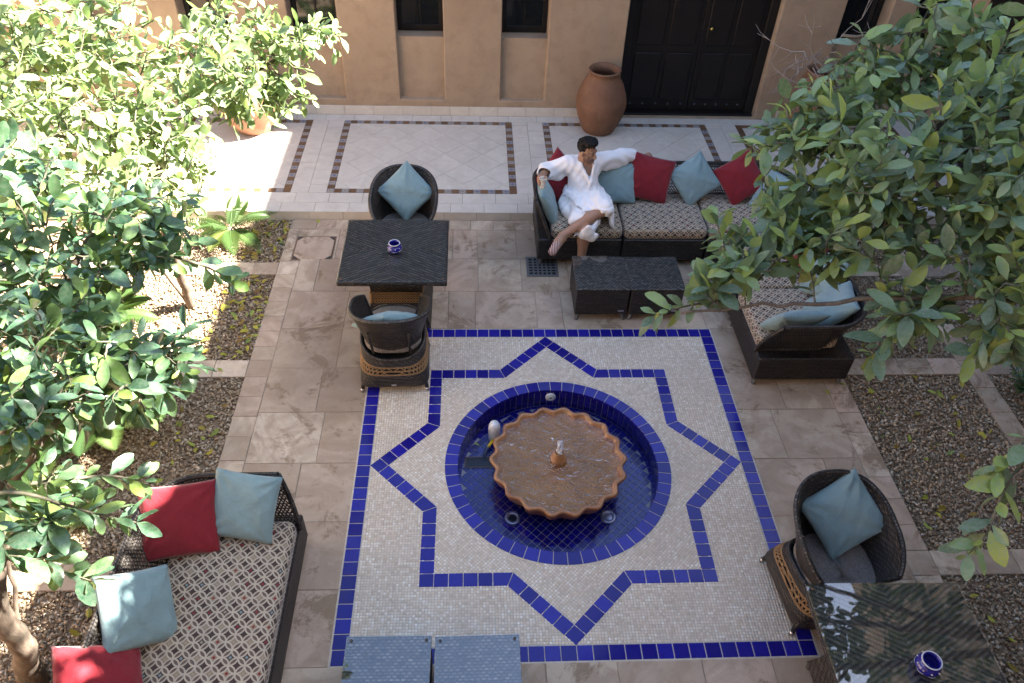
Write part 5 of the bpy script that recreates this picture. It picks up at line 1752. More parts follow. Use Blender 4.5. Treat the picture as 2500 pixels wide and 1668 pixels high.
# ------------------------------------------------------------------ trees
tree('citrus_tree', (-3.36, -1.62, -0.02), 'near citrus tree with dark green leaves over the lower left sofa',
     [([(-3.36, -1.62, -.03), (-3.2, -1.72, .45), (-2.95, -1.86, .95), (-2.86, -1.90, 1.45), (-2.75, -1.75, 1.9)], .075, .045),
      ([(-2.75, -1.75, 1.9), (-2.6, -1.5, 2.3), (-2.45, -1.2, 2.65), (-2.3, -.9, 2.85)], .032, .012),
      ([(-2.75, -1.75, 1.9), (-2.5, -1.8, 2.25), (-2.3, -1.75, 2.5), (-2.1, -1.55, 2.6)], .026, .010),
      ([(-2.75, -1.75, 1.9), (-2.6, -2.05, 2.3), (-2.45, -2.15, 2.6)], .024, .010),
      ([(-2.86, -1.9, 1.45), (-2.7, -2.02, 1.8), (-2.45, -2.03, 2.15), (-2.2, -1.95, 2.3)], .018, .008),
      ([(-3.3, -1.68, .1), (-3.22, -1.55, .7), (-3.1, -1.35, 1.4), (-2.9, -1.1, 2.2)], .016, .010)],
     [((-2.20, -1.56, 2.66), (.24, .26, .22), 34), ((-2.40, -1.25, 2.80), (.28, .28, .22), 36), ((-2.05, -.82, 2.80), (.15, .18, .18), 15), ((-2.20, -.93, 2.86), (.24, .24, .2), 30),
      ((-2.6, -1.0, 2.92), (.3, .3, .22), 34), ((-2.34, -1.79, 2.66), (.24, .22, .2), 26), ((-2.08, -1.5, 2.50), (.17, .2, .18), 22), ((-2.31, -2.13, 2.41), (.16, .14, .16), 12),
      ((-2.22, -1.96, 2.36), (.14, .14, .12), 8), ((-1.96, -1.36, 2.56), (.12, .16, .16), 14), ((-2.7, -.72, 2.97), (.26, .26, .2), 26), ((-2.5, -1.45, 2.35), (.25, .3, .2), 20), ((-2.55, -1.6, 2.75), (.26, .3, .2), 26), ((-2.75, -1.3, 2.6), (.3, .35, .25), 28), ((-2.45, -2.0, 2.6), (.2, .2, .2), 18)],
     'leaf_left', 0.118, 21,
     explicit=[([(-2.42, -2.10, 2.56), (-2.27, -2.06, 2.55), (-2.17, -2.02, 2.42), (-2.08, -2.0, 2.32), (-1.98, -1.97, 2.22)], .03),
               ([(-2.3, -1.95, 2.45), (-2.1, -1.85, 2.36), (-1.97, -1.84, 2.31)], .026),
               ([(-2.3, -2.1, 2.35), (-2.22, -2.15, 2.2), (-2.12, -2.16, 2.12)], .028),
               ([(-2.1, -.85, 2.7), (-1.9, -.82, 2.58), (-1.80, -.86, 2.53)], .04)])

tree('citrus_tree', (-3.36, 1.93, -0.02), 'sunlit citrus tree in front of the house wall at upper left',
     [([(-3.36, 1.93, -.03), (-3.30, 1.80, .5), (-3.22, 1.62, 1.1), (-3.05, 1.4, 1.7)], .045, .030),
      ([(-3.05, 1.4, 1.7), (-2.85, 1.15, 2.3), (-2.75, .9, 2.8)], .024, .010),
      ([(-3.05, 1.4, 1.7), (-2.65, 1.3, 2.2), (-2.2, 1.3, 2.55), (-1.85, 1.4, 2.72)], .022, .008),
      ([(-3.05, 1.4, 1.7), (-3.0, .9, 2.2), (-2.95, .4, 2.6), (-2.9, .0, 2.78)], .022, .008),
      ([(-3.05, 1.4, 1.7), (-3.2, 1.1, 2.4), (-3.2, .7, 2.9)], .022, .010),
      ([(-3.4, 1.96, .0), (-3.5, 1.8, .8), (-3.45, 1.5, 1.6), (-3.2, 1.1, 2.3)], .02, .012)],
     [((-2.30, .88, 2.84), (.36, .36, .22), 44), ((-3.06, .60, 3.02), (.38, .36, .26), 46), ((-2.82, .92, 2.98), (.36, .34, .24), 40), ((-1.98, 1.36, 2.72), (.30, .30, .18), 34),
      ((-2.14, 1.18, 2.46), (.28, .3, .2), 26), ((-2.56, .46, 2.72), (.34, .3, .22), 40), ((-2.86, .08, 2.78), (.34, .28, .22), 36), ((-2.36, .42, 2.50), (.24, .24, .2), 20),
      ((-2.2, 1.34, 2.90), (.32, .3, .16), 26), ((-1.72, 1.58, 2.74), (.18, .2, .12), 14), ((-1.90, 1.25, 2.50), (.16, .16, .14), 10), ((-2.9, -.3, 2.74), (.26, .2, .2), 20), ((-2.55, .0, 2.60), (.24, .22, .2), 18), ((-3.1, .4, 3.25), (.3, .3, .15), 18), ((-2.25, 1.15, 2.55), (.3, .25, .2), 30), ((-3.3, .9, 2.7), (.35, .4, .3), 34), ((-2.75, .55, 2.45), (.3, .3, .2), 26), ((-3.2, .1, 2.9), (.3, .3, .25), 26), ((-2.55, -.15, 2.5), (.25, .25, .2), 18), ((-2.35, .1, 2.4), (.22, .22, .18), 14)],
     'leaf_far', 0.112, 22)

tree('citrus_tree', (3.50, -1.55, -0.02), 'dusty green citrus tree reaching over the right sofa row',
     [([(3.50, -1.55, -.03), (3.46, -1.52, .6), (3.42, -1.48, 1.2), (3.35, -1.42, 1.75)], .085, .06),
      ([(3.35, -1.42, 1.75), (2.8, -1.25, 2.3), (2.3, -1.18, 2.58), (1.85, -1.10, 2.63), (1.51, -.93, 2.50), (.92, -.74, 2.29), (.45, -.66, 2.15)], .036, .006),
      ([(3.35, -1.42, 1.75), (2.8, -.9, 2.5), (2.2, -.6, 2.9), (1.6, -.35, 3.0), (1.2, -.1, 2.98)], .034, .008),
      ([(3.35, -1.42, 1.75), (2.9, -.7, 2.6), (2.4, -.1, 3.1), (1.9, .3, 3.3), (1.4, .5, 3.2)], .03, .008),
      ([(2.3, -1.18, 2.58), (2.0, -1.5, 2.5), (1.75, -1.75, 2.4), (1.6, -1.86, 2.25)], .014, .005),
      ([(3.35, -1.42, 1.75), (3.4, -1.35, 3.0), (3.2, -1.3, 4.2), (2.9, -1.3, 5.2)], .055, .02),
      ([(3.3, -1.35, 3.4), (2.9, -1.8, 4.8), (2.5, -1.8, 6.3)], .03, .012),
      ([(3.25, -1.3, 3.8), (2.8, -.9, 5.2), (2.4, -.8, 6.9)], .03, .012)],
     [((1.38, -.42, 2.90), (.34, .36, .26), 52), ((1.78, -.40, 3.18), (.34, .34, .24), 46), ((1.71, -.74, 2.80), (.28, .28, .24), 44), ((1.05, -.50, 2.50), (.24, .24, .17), 34),
      ((.74, -.52, 2.40), (.18, .19, .14), 20), ((.58, -.58, 2.28), (.12, .12, .09), 8), ((1.22, .05, 2.94), (.26, .26, .2), 30), ((1.68, .30, 3.16), (.28, .26, .16), 24), ((1.85, -1.05, 2.70), (.24, .22, .2), 30),
      ((1.48, -.96, 2.46), (.22, .16, .12), 18), ((1.78, -1.22, 2.48), (.18, .14, .12), 12), ((1.80, -.76, 3.02), (.26, .24, .2), 28), ((1.08, -.26, 2.66), (.24, .24, .18), 24),
      ((1.28, -.62, 2.68), (.24, .2, .16), 24), ((1.9, .36, 3.35), (.26, .26, .12), 14), ((.98, .0, 2.82), (.16, .18, .14), 10), ((2.3, -.8, 2.85), (.35, .35, .3), 26), ((2.3, -.1, 3.15), (.35, .35, .25), 22),
      ((2.6, -1.1, 5.2), (.8, .9, .5), 130), ((2.4, -1.7, 6.3), (.8, .7, .7), 80), ((2.3, -.7, 6.6), (.8, .7, .8), 90), ((2.5, -1.1, 7.2), (.8, .8, .5), 60), ((1.55, .25, 3.05), (.25, .25, .18), 20), ((2.05, .2, 3.2), (.3, .3, .2), 24), ((2.2, -.1, 3.45), (.3, .3, .2), 20), ((1.35, .0, 2.8), (.25, .25, .18), 18), ((3.6, -.5, 3.7), (.7, .8, .7), 40), ((3.3, -1.6, 3.6), (.6, .6, .6), 40)],  # high and outer clumps are unseen, added to dapple, shade and fill reflections
     'leaf_right', 0.138, 23, leaf_gap=.029,
     explicit=[([(.72, -.62, 2.22), (.5, -.62, 2.18), (.32, -.63, 2.12)], .028),
               ([(.80, -.65, 2.26), (.74, -.48, 2.34), (.67, -.32, 2.46), (.66, -.28, 2.52)], .028),
               ([(1.5, -.95, 2.48), (1.38, -1.05, 2.38), (1.27, -1.12, 2.28)], .028),
               ([(1.75, -1.72, 2.38), (1.6, -1.85, 2.22), (1.52, -1.98, 2.08), (1.44, -2.04, 2.0)], .035),
               ([(1.72, -1.68, 2.40), (1.63, -1.76, 2.32), (1.57, -1.80, 2.26)], .03)],
     dead=[((1.30, .48, 3.10), 16, .40), ((1.35, .40, 2.95), 12, .32)])

# ------------------------------------------------------------------ cycads, palm and low plants
def cycad(loc, n, length, label, seed, mat='frond', rise=0.9, gap=0.02, group='cycads under the left trees'):
    c = empty('cycad', loc, 0, label, 'cycad', group)
    r = random.Random(seed)
    MB().lathe([(0.0001, 0), (.05, 0), (.07, .04), (.06, .10), (.02, .13), (.0001, .13)], 12).build('stem', M['bark'], c, True)
    for i in range(n):
        a = 2*math.pi*i/n + r.uniform(-.2, .2); el = r.uniform(.25, rise); L = length*r.uniform(.75, 1.15)
        P = []
        for k in range(15):
            t_ = k/14
            h = L*t_; z = .1 + math.sin(el)*h - .55*L*t_**2.2*(1-.4*el)
            q = math.cos(el)*h*(1+.15*t_)
            P.append(Vector((q*math.cos(a), q*math.sin(a), max(z, .015))))
        m = MB(); m.tube(P, [.006*(1-k/15)+.0015 for k in range(15)], 5)
        sd = Vector((-math.sin(a), math.cos(a), 0))
        cl = 0; s = .12
        while s < .99:
            k = s*14; i0 = min(13, int(k)); p = P[i0].lerp(P[i0+1], k-i0); tg = (P[i0+1]-P[i0]).normalized()
            ll = .145*math.sin(math.pi*min(1, s*.9+.12))**.7*length/.7
            for sg in (-1, 1):
                d = (sd*sg*.9 + tg*.45 + Vector((0, 0, .18))).normalized()
                w = tg*.0055*length/.6
                e = p + d*ll + Vector((0, 0, -.03*ll/.1))
                mid = p + d*ll*.5
                m.add([p-w, p+w, mid+w*1.2, e, mid-w*1.2], [(0, 1, 2, 3, 4)])
            s += gap
        m.build('frond', M[mat], c)
    return c
cycad((-3.22, 3.02, 0), 11, .58, 'sunlit cycad with feathery fronds in the far left gravel bed', 1, gap=.035)
cycad((-3.62, .45, 0), 16, .72, 'dark cycad under the left tree in the middle gravel bed', 2)
cycad((-4.05, 1.55, 0), 14, .7, 'cycad behind the trunk of the sunlit tree', 3)
cycad((-3.95, -.45, 0), 14, .6, 'small cycad beside the lower left sofa under leaves', 4)

fp = empty('fan_palm', (-5.35, 4.5, TZ), 0, 'fan palm with pleated leaves at the left edge by the house', 'palm')
MB().tube([(0, 0, 0), (.02, 0, .4), (.0, .02, .7)], [.06, .05, .04], 8).build('trunk', M['bark'], fp, True)
r5 = random.Random(8)
for i in range(9):
    a = 2*math.pi*i/9 + r5.uniform(-.2, .2); el = r5.uniform(.15, 1.0); L = r5.uniform(.45, .6)
    d = Vector((math.cos(a)*math.cos(el), math.sin(a)*math.cos(el), math.sin(el)))
    b = Vector((0, 0, .68)); h = b + d*L*.9
    m = MB(); m.tube([b, b.lerp(h, .5)+Vector((0, 0, .03)), h], .008, 5)
    sd = d.cross(Vector((0, 0, 1))).normalized(); up = sd.cross(d)
    for k in range(17):
        w0 = R_(-75 + 150*k/17); w1 = R_(-75 + 150*(k+1)/17); wm = (w0+w1)/2
        f = lambda w, q, z: h + (d*math.cos(w) + sd*math.sin(w))*q + up*z
        m.add([h, f(w0, .3, -.012), f(wm, .33, .012), f(w1, .3, -.012), f(wm, .50, -.05)], [(0, 1, 2), (0, 2, 3), (1, 4, 2), (2, 4, 3)])
    m.build('fan_leaf', M['frond'], fp)

def shrub(loc, n, h, label, seed, mat='leaf_left', size=.06, spread=.22):
    s = empty('shrub', loc, 0, label, 'shrub')
    rng = np.random.default_rng(seed); paths = []; lp = []; la = []; lu = []; ls = []
    for i in range(n):
        a = rng.uniform(0, 6.28); q = rng.uniform(.2, 1)*spread; hh = h*rng.uniform(.6, 1.1)
        P = bez([(0, 0, 0), (q*.3*math.cos(a), q*.3*math.sin(a), hh*.5), (q*math.cos(a), q*math.sin(a), hh)], 4)
        paths.append((P, [.005*(1-k/len(P))+.0015 for k in range(len(P))]))
        for k in range(2, len(P)):
            for _ in range(2):
                d = rng.normal(0, 1, 3); d[2] = abs(d[2])*.5
                lp.append(np.array(P[k]) + np.array(loc)); la.append(d); lu.append(np.array((0, 0, 1))+rng.normal(0, .3, 3)); ls.append(size*rng.uniform(.7, 1.2))
    tag(tubes_mesh(paths).build('stems', M['twig'], s, True), kind='stuff')
    put_leaves(s, np.array(lp), np.array(la), np.array(lu), np.array(ls), mat, rng, 60)
    return s
shrub((4.15, .72, 0), 18, .42, 'low dark green shrub at the right edge of the gravel', 31, size=.06, spread=.3)
shrub((-3.42, 5.22, .56), 12, .5, 'leafy plant growing in the round terracotta pot', 32, 'leaf_far', .10, .3)

# ------------------------------------------------------------------ fallen leaves
rl = random.Random(17)
def fallen(x, y, z, label, grp, s=None):
    o = bpy.data.objects.new('fallen_leaf', leaf_mesh('leaf_dead', rl.randrange(9)))
    sc = s or rl.uniform(.04, .085)
    o.scale = (sc*rl.uniform(.9, 1.2), sc, sc*rl.uniform(.6, 2.2)); o.location = (x, y, z + .012)
    o.rotation_euler = (rl.uniform(-.35, .35) + (math.pi if rl.random() < .25 else 0), rl.uniform(-.35, .35), rl.uniform(0, 6.28))
    put(o); tag(o, label, 'leaf', grp)
for rect_, n, where in (((-3.05, -2.68, 2.62, 3.34), 44, 'the far left gravel bed beside the manhole'), ((-3.1, -2.68, 1.2, 2.38), 84, 'the gravel bed left of the square table'), ((-3.3, -2.7, -.75, .95), 26, 'the gravel bed behind the lower left sofa'), ((-3.2, -2.9, -2.0, -1.1), 6, 'the gravel at the foot of the lower left trunk')):
    for k in range(n):
        x = rect_[1] - (rect_[1]-rect_[0])*rl.random()**1.5; y = rl.uniform(rect_[2], rect_[3])
        fallen(x, y, .0, 'yellow fallen leaf lying on ' + where, 'fallen leaves on ' + where)
for rect_, n, where in (((2.7, 3.75, -.8, .9), 40, 'the right gravel bed behind the armchair'), ((2.75, 3.5, -2.2, -1.1), 26, 'the gravel right of the bottom right table'), ((2.7, 3.7, 1.2, 2.3), 12, 'the gravel behind the right sofa row')):
    for k in range(n):
        fallen(rl.uniform(rect_[0], rect_[1]), rl.uniform(rect_[2], rect_[3]), .0, 'yellow green fallen leaf lying on ' + where, 'fallen leaves on ' + where)
for x, y, lab in ((-2.38, 3.36, 'yellow leaf on the paving at the foot of the terrace step'), (2.45, .72, 'small green leaf on the paving behind the right sofa end'), (2.62, .83, 'fallen leaf at the paving edge near the right sofa foot'), (-2.9, 1.07, 'yellow leaf on the stone strip between the left gravel beds')):
    fallen(x, y, .0, lab, None, .06)
o = bpy.data.objects.new('floating_leaf', leaf_mesh('leaf_dead', 1)); o.scale = (.045, .05, .05); o.location = (-.62, .31, -.146); o.rotation_euler = (0, 0, 1.0); put(o)
tag(o, 'small green leaf floating at the left side of the pool', 'leaf')
# ------------------------------------------------------------------ the seated man, modelled as distance fields
class Field:
    def __init__(s, lo, hi, res):
        s.lo = np.array(lo, float); s.res = res
        s.n = np.ceil((np.array(hi) - s.lo)/res).astype(int) + 1
        s.a = np.full(s.n, 0.2, np.float32)
    def block(s, lo, hi):
        i0 = np.maximum(0, np.floor((np.array(lo)-s.lo)/s.res).astype(int)); i1 = np.minimum(s.n, np.ceil((np.array(hi)-s.lo)/s.res).astype(int)+1)
        sl = tuple(slice(a, b) for a, b in zip(i0, i1))
        g = [s.lo[k] + s.res*np.arange(i0[k], i1[k], dtype=np.float32) for k in range(3)]
        return sl, np.stack(np.meshgrid(*g, indexing='ij'), -1)
    def full(s):
        g = [s.lo[k] + s.res*np.arange(s.n[k], dtype=np.float32) for k in range(3)]
        return np.stack(np.meshgrid(*g, indexing='ij'), -1)
    def add(s, fn, lo, hi, k=0.02, op='u'):
        m = 0.06
        sl, P = s.block(np.array(lo)-m, np.array(hi)+m)
        if 0 in P.shape: return
        d = fn(P).astype(np.float32); a = s.a[sl]
        if op == 'u':
            h = np.clip(.5+.5*(a-d)/k, 0, 1); s.a[sl] = a*(1-h)+d*h - k*h*(1-h)
        else:
            h = np.clip(.5-.5*(a+d)/k, 0, 1); s.a[sl] = a*(1-h)+(-d)*h + k*h*(1-h)
    def cap(s, a, b, ra, rb=None, k=0.02, op='u', flat=None):
        a = np.array(a, float); b = np.array(b, float); rb = ra if rb is None else rb
        r = max(ra, rb)
        def fn(P):
            ba = b-a; t = np.clip(((P-a)@ba)/max(1e-9, ba@ba), 0, 1)
            q = P - (a + t[..., None]*ba)
            if flat is not None:
                ax, sc = flat; ax = np.array(ax)/np.linalg.norm(ax)
                q = q + ((q@ax)*(sc-1))[..., None]*ax
            return np.linalg.norm(q, axis=-1) - (ra+(rb-ra)*t)
        s.add(fn, np.minimum(a, b)-r, np.maximum(a, b)+r, k, op)
    def chain(s, pts, rad, k=0.02, op='u', flat=None):
        for i in range(len(pts)-1): s.cap(pts[i], pts[i+1], rad[i], rad[i+1], k, op, flat)
    def ell(s, c, r, R=None, k=0.02, op='u'):
        c = np.array(c, float); r = np.array(r, float); R = np.eye(3) if R is None else R
        def fn(P):
            q = (P-c)@R; l = np.linalg.norm(q/r, axis=-1); g = np.linalg.norm(q/(r*r), axis=-1)
            return l*(l-1)/np.maximum(g, 1e-6)
        m = r.max(); s.add(fn, c-m, c+m, k, op)
    def mesh(s):
        a = s.a; ins = a < 0
        n = s.n
        c = ins[:-1, :-1, :-1].astype(np.int8)
        cnt = np.zeros(n-1, np.int8)
        for dx in (0, 1):
            for dy in (0, 1):
                for dz in (0, 1):
                    cnt += ins[dx:n[0]-1+dx, dy:n[1]-1+dy, dz:n[2]-1+dz]
        act = (cnt > 0) & (cnt < 8)
        idx = np.full(n-1, -1, np.int64); I = np.argwhere(act); idx[act] = np.arange(len(I))
        acc = np.zeros((len(I), 3)); num = np.zeros(len(I))
        cs = [np.array(v) for v in [(0,0,0),(1,0,0),(0,1,0),(1,1,0),(0,0,1),(1,0,1),(0,1,1),(1,1,1)]]
        val = [a[tuple((I+o).T)] for o in cs]
        for e0, e1 in ((0,1),(2,3),(4,5),(6,7),(0,2),(1,3),(4,6),(5,7),(0,4),(1,5),(2,6),(3,7)):
            x, y = val[e0], val[e1]; m = (x < 0) != (y < 0)
            t = np.where(m, x/np.where(m, x-y, 1), 0)[:, None]
            acc += np.where(m[:, None], cs[e0]+t*(cs[e1]-cs[e0]), 0); num += m
        V = (I + acc/num[:, None])*s.res + s.lo
        F = []
        for ax in range(3):
            u, v = (ax+1) % 3, (ax+2) % 3
            sl0 = [slice(None)]*3; sl1 = [slice(None)]*3
            sl0[ax] = slice(0, -1); sl1[ax] = slice(1, None)
            for q in (u, v): sl0[q] = slice(1, -1); sl1[q] = slice(1, -1)
            A, B = ins[tuple(sl0)], ins[tuple(sl1)]
            E = np.argwhere(A != B); 
            if not len(E): continue
            fl = A[tuple(E.T)]
            base = E.copy(); base[:, u] += 1; base[:, v] += 1
            def cell(du, dv):
                q = base.copy(); q[:, u] += du; q[:, v] += dv; return idx[tuple(q.T)]
            q = np.stack([cell(-1, -1), cell(0, -1), cell(0, 0), cell(-1, 0)], 1)
            F.append(np.where(fl[:, None], q, q[:, ::-1]))
        return V, np.concatenate(F)

def field_obj(f, name, mat, parent, col=None):
    V, F = f.mesh()
    me = np_mesh(name, V - np.array(parent.location), F, mat, True)
    if col is not None:
        a = me.attributes.new('tint', 'FLOAT_COLOR', 'POINT')
        a.data.foreach_set('color', np.concatenate([col(V), np.ones((len(V), 1))], 1).astype(np.float32).ravel())
    o = bpy.data.objects.new(name, me)
    sm = o.modifiers.new('smooth', 'SMOOTH'); sm.iterations = 2; sm.factor = 0.4
    return put(o, parent)

t = NT('skin')
at = t.n('ShaderNodeAttribute', attribute_name='tint').outputs['Color']
n = t.noise(t.pos(), 240, 3)
c = t.mix(t.mapr(n, .4, .7, 0, .25), at, t.mix(.5, at, (.10, .05, .03)))
b = t.n('ShaderNodeBsdfPrincipled', {'Base Color': c, 'Roughness': .52, 'Subsurface Weight': .08, 'Subsurface Scale': .01})
b.inputs['Subsurface Radius'].default_value = (1, .4, .2)
M['skin'] = t.done(b.outputs[0])
t = NT('hair'); P_ = t.pos()
n = t.noise(t.vmath('MULTIPLY', P_, (160, 160, 60)), 1.0, 3)
M['hair'] = t.done(t.pbr(t.mix(n, (.003, .0025, .002), (.012, .010, .009)), .6, t.bump(n, .7, .004), .2))

man = empty('person', (0.46, 2.95, 0.46), 0, 'person in a white bathrobe sitting cross legged on the sofa holding a cup', 'person')
RSh, LSh = (.290, 3.115, .872), (.618, 3.13, .905)
REl, RWr = (.080, 3.14, .772), (.008, 2.905, .845)
LEl, LWr = (.875, 3.275, .872), (1.085, 3.375, .822)
RHip, RKn, RAn = (.385, 2.97, .535), (.435, 2.475, .50), (.425, 2.455, .085)
LHip, LKn, LAn = (.55, 2.97, .55), (.620, 2.60, .660), (.205, 2.425, .470)
LToe = (.108, 2.27, .405)
# head frame
Fd = np.array((.76, -.63, -.10)); Fd /= np.linalg.norm(Fd)
Ud = np.array((.06, -.10, 1.0)); Ud -= Fd*(Ud@Fd); Ud /= np.linalg.norm(Ud)
Rd = np.cross(Fd, Ud)
HR = np.stack([Rd, Fd, Ud], 1)
HC = np.array((.462, 3.055, 1.052))
hl = lambda r, f, u: HC + HR@np.array((r, f, u))
CUP = np.array((.018, 2.808, 0)); HZ = np.array((-.004, -.06, .033))

f = Field((-.12, 2.15, -.02), (1.32, 3.55, 1.24), .0058)
f.cap((.46, 3.0, .58), (.452, 3.095, .80), .125, .135, .05, flat=((0, 1, 0), 1.12))
f.cap((.36, 3.105, .86), (.55, 3.115, .875), .070, .070, .06)
f.cap((.40, 2.985, .55), (.53, 2.985, .56), .105, .105, .05)
f.cap((.455, 3.10, .885), hl(0, -.025, -.06), .060, .054, .03)
f.chain([RSh, REl, RWr], [.052, .043, .028], .03); f.chain([LSh, LEl, LWr], [.052, .043, .028], .03)
f.chain([RHip, RKn], [.085, .062], .03); f.chain([RKn, (.432, 2.50, .36), RAn], [.056, .056, .036], .03)
f.chain([LHip, LKn], [.085, .062], .03); f.chain([LKn, (.47, 2.545, .60), LAn], [.055, .054, .034], .03)
# feet
f.chain([RAn, (.415, 2.40, .055), (.405, 2.31, .035)], [.036, .04, .034], .03)
f.cap((.428, 2.475, .045), (.42, 2.42, .045), .034, .036, .03)
f.chain([LAn, (.160, 2.36, .445), LToe], [.035, .038, .032], .03); f.cap((.215, 2.415, .435), (.18, 2.38, .43), .030, .034, .03)
# head
f.ell(hl(0, -.012, .035), (.074, .094, .088), HR, .02)
f.ell(hl(0, .022, -.045), (.060, .068, .076), HR, .03)
f.cap(hl(-.02, .060, -.100), hl(.02, .060, -.100), .022, .022, .03)
f.cap(hl(-.036, .076, .020), hl(.036, .076, .020), .013, .013, .015)
f.cap(hl(0, .088, .010), hl(0, .108, -.034), .008, .013, .010)
f.cap(hl(-.010, .096, -.040), hl(.010, .096, -.040), .009, .009, .008)
for sg in (-1, 1):
    f.ell(hl(sg*.031, .098, .0), (.016, .016, .010), HR, .010, 's')
    f.ell(hl(sg*.030, .074, -.001), (.013, .013, .012), HR, .006)
    f.ell(hl(sg*.077, -.008, -.012), (.010, .020, .032), HR, .010)
    f.cap(hl(sg*.045, .05, -.035), hl(sg*.035, .062, -.05), .022, .02, .02)
f.cap(hl(-.018, .084, -.066), hl(.018, .084, -.066), .008, .008, .008)
f.cap(hl(-.014, .083, -.077), hl(.014, .083, -.077), .008, .008, .008)
# right hand round the cup
f.cap(RWr, np.array((-.004, 2.930, .815))+HZ, .026, .027, .02, flat=((1, .3, 0), 1.25))
f.cap(np.array((-.004, 2.930, .822))+HZ, np.array((-.014, 2.900, .80))+HZ, .024, .022, .02)
for zf, r0, e in ((.838, .0092, 214), (.819, .0096, 220), (.800, .0092, 216), (.783, .0080, 208)):
    zf += HZ[2]; pts = [(-.006+HZ[0], 2.915+HZ[1], zf-.004)]
    for q in (140, 165, 190, e):
        w = R_(q); rr_ = .0425 - (.883-zf)*.05
        pts.append((CUP[0]+rr_*math.cos(w), CUP[1]+rr_*math.sin(w), zf - .003*(q-150)/40))
    f.chain(pts, [r0*1.1, r0*1.05, r0, r0*.95, r0*.82], .006)
f.chain([np.array(v)+HZ for v in ((.0, 2.93, .825), (.022, 2.917, .842), (.052, 2.897, .845), (.062, 2.878, .842))], [.013, .011, .0105, .009], .008)
# left hand resting on the top rail
f.cap(LWr, (1.135, 3.398, .806), .027, .030, .02, flat=((0, .2, 1), 1.35))
for i, (dx, dy, L) in enumerate(((.070, -.012, .92), (.074, .008, 1.0), (.068, .026, .95), (.055, .042, .8))):
    a = np.array((1.145, 3.385+.014*i, .806)); b_ = a + np.array((.038*L, dy*.5, .006)); c_ = b_ + np.array((.030*L, dy*.4, -.016)); d_ = c_ + np.array((.016*L, dy*.3, -.020))
    f.chain([a, b_, c_, d_], [.0105, .0095, .0088, .0075], .007)
f.chain([(1.105, 3.372, .806), (1.135, 3.352, .798), (1.165, 3.345, .785)], [.0125, .011, .009], .008)

def skin_col(V):
    q = (V-HC)@HR; r, fo, u = q[:, 0], q[:, 1], q[:, 2]
    base = np.tile(np.array((.37, .205, .13)), (len(V), 1))
    ns = .5+.5*np.sin(V[:, 0]*310+V[:, 2]*170)*np.sin(V[:, 1]*290-V[:, 2]*240)
    def mixc(m, c):
        nonlocal base
        base = base*(1-m[:, None]) + np.array(c)*m[:, None]
    hd = (np.linalg.norm(q*np.array((1, .85, .75)), axis=1) < .125)
    beard = hd*np.clip((-.038-u)/.02, 0, 1)*np.clip((fo+.005)/.02, 0, 1)*np.clip((.115+u)/.004, 0, 1)
    jaw = hd*np.clip((np.abs(r)-.045)/.012, 0, 1)*np.clip((.02-u)/.03, 0, 1)*np.clip((fo-.0)/.02, 0, 1)
    mixc(np.clip(beard*.72+jaw*.6, 0, .8)*(.75+.25*ns), (.035, .022, .018))
    must = hd*np.exp(-((u+.053)/.007)**2)*np.exp(-(r/.03)**4)*(fo > .07)
    mixc(must*.85, (.02, .013, .011))
    lip = hd*np.exp(-((u+.071)/.0085)**2)*np.exp(-(r/.021)**4)*(fo > .07)
    mixc(lip*.8, (.26, .075, .065))
    for sg in (-1, 1):
        br = hd*np.exp(-((u-.021-.1*np.maximum(0, .03-np.abs(r-sg*.032)))/.006)**2)*np.exp(-((r-sg*.032)/.021)**4)*(fo > .05)
        mixc(br*.9, (.012, .009, .008))
        ey = hd*np.exp(-((u+.001)/.0065)**2)*np.exp(-((r-sg*.030)/.014)**4)*(fo > .06)
        mixc(ey*.75, (.045, .028, .022))
        iris = hd*np.exp(-((u+.001)/.004)**2)*np.exp(-((r-sg*.030)/.005)**2)*(fo > .06)
        mixc(iris*.9, (.006, .004, .004))
    ch = (V[:, 2] < .90)*(V[:, 2] > .74)*(np.abs(V[:, 0]-.49) < .06)*(V[:, 1] < 3.02)
    mixc(ch*.45*ns, (.05, .03, .022))
    return base
field_obj(f, 'body', M['skin'], man, skin_col)

# hair
h = Field(HC-.17, HC+.2, .0045)
h.ell(hl(0, -.020, .043), (.079, .094, .088), HR, .01)
for k in range(9):
    w = -1+2*k/8
    h.cap(hl(.058*w, .035, .105), hl(.046*w+.006, .092-.02*abs(w), .112+.010*math.sin(k*2.1)), .021, .010, .014)
    h.cap(hl(.056*w, -.03, .102), hl(.052*w, .03, .114), .020, .022, .02)
rh = random.Random(3)
for k in range(90):
    th, phh = rh.uniform(0, 6.28), rh.uniform(.0, 1.25)
    e = np.array((math.sin(phh)*math.cos(th), math.sin(phh)*math.sin(th), math.cos(phh)))
    b0_ = hl(*(np.array((0, -.02, .043)) + e*np.array((.078, .092, .088)))); b1_ = b0_ + HR@(e*rh.uniform(.004, .016) + np.array((.006, .014, .004)))
    h.cap(b0_, b1_, .009, .004, .008)
def face_cut(P):
    q = (P-HC)@HR
    # keep what lies above a line that drops from the forehead to the nape
    line = np.where(q[..., 1] > .02, .062 + .10*(q[..., 1]-.06), np.interp(q[..., 1], [-.12, -.06, -.005, .02, .03], [-.075, -.05, .004, .025, .055]))
    return q[..., 2] - line
h.add(lambda P: face_cut(P), HC-.2, HC+.07, .006, 's')
hp = h.full()
q = (hp-HC)@HR
h.a += (.0035*np.sin(q[..., 0]*190+3*np.sin(q[..., 1]*60))*np.clip(q[..., 2]/.06, 0, 1)).astype(np.float32)
field_obj(h, 'hair', M['hair'], man)

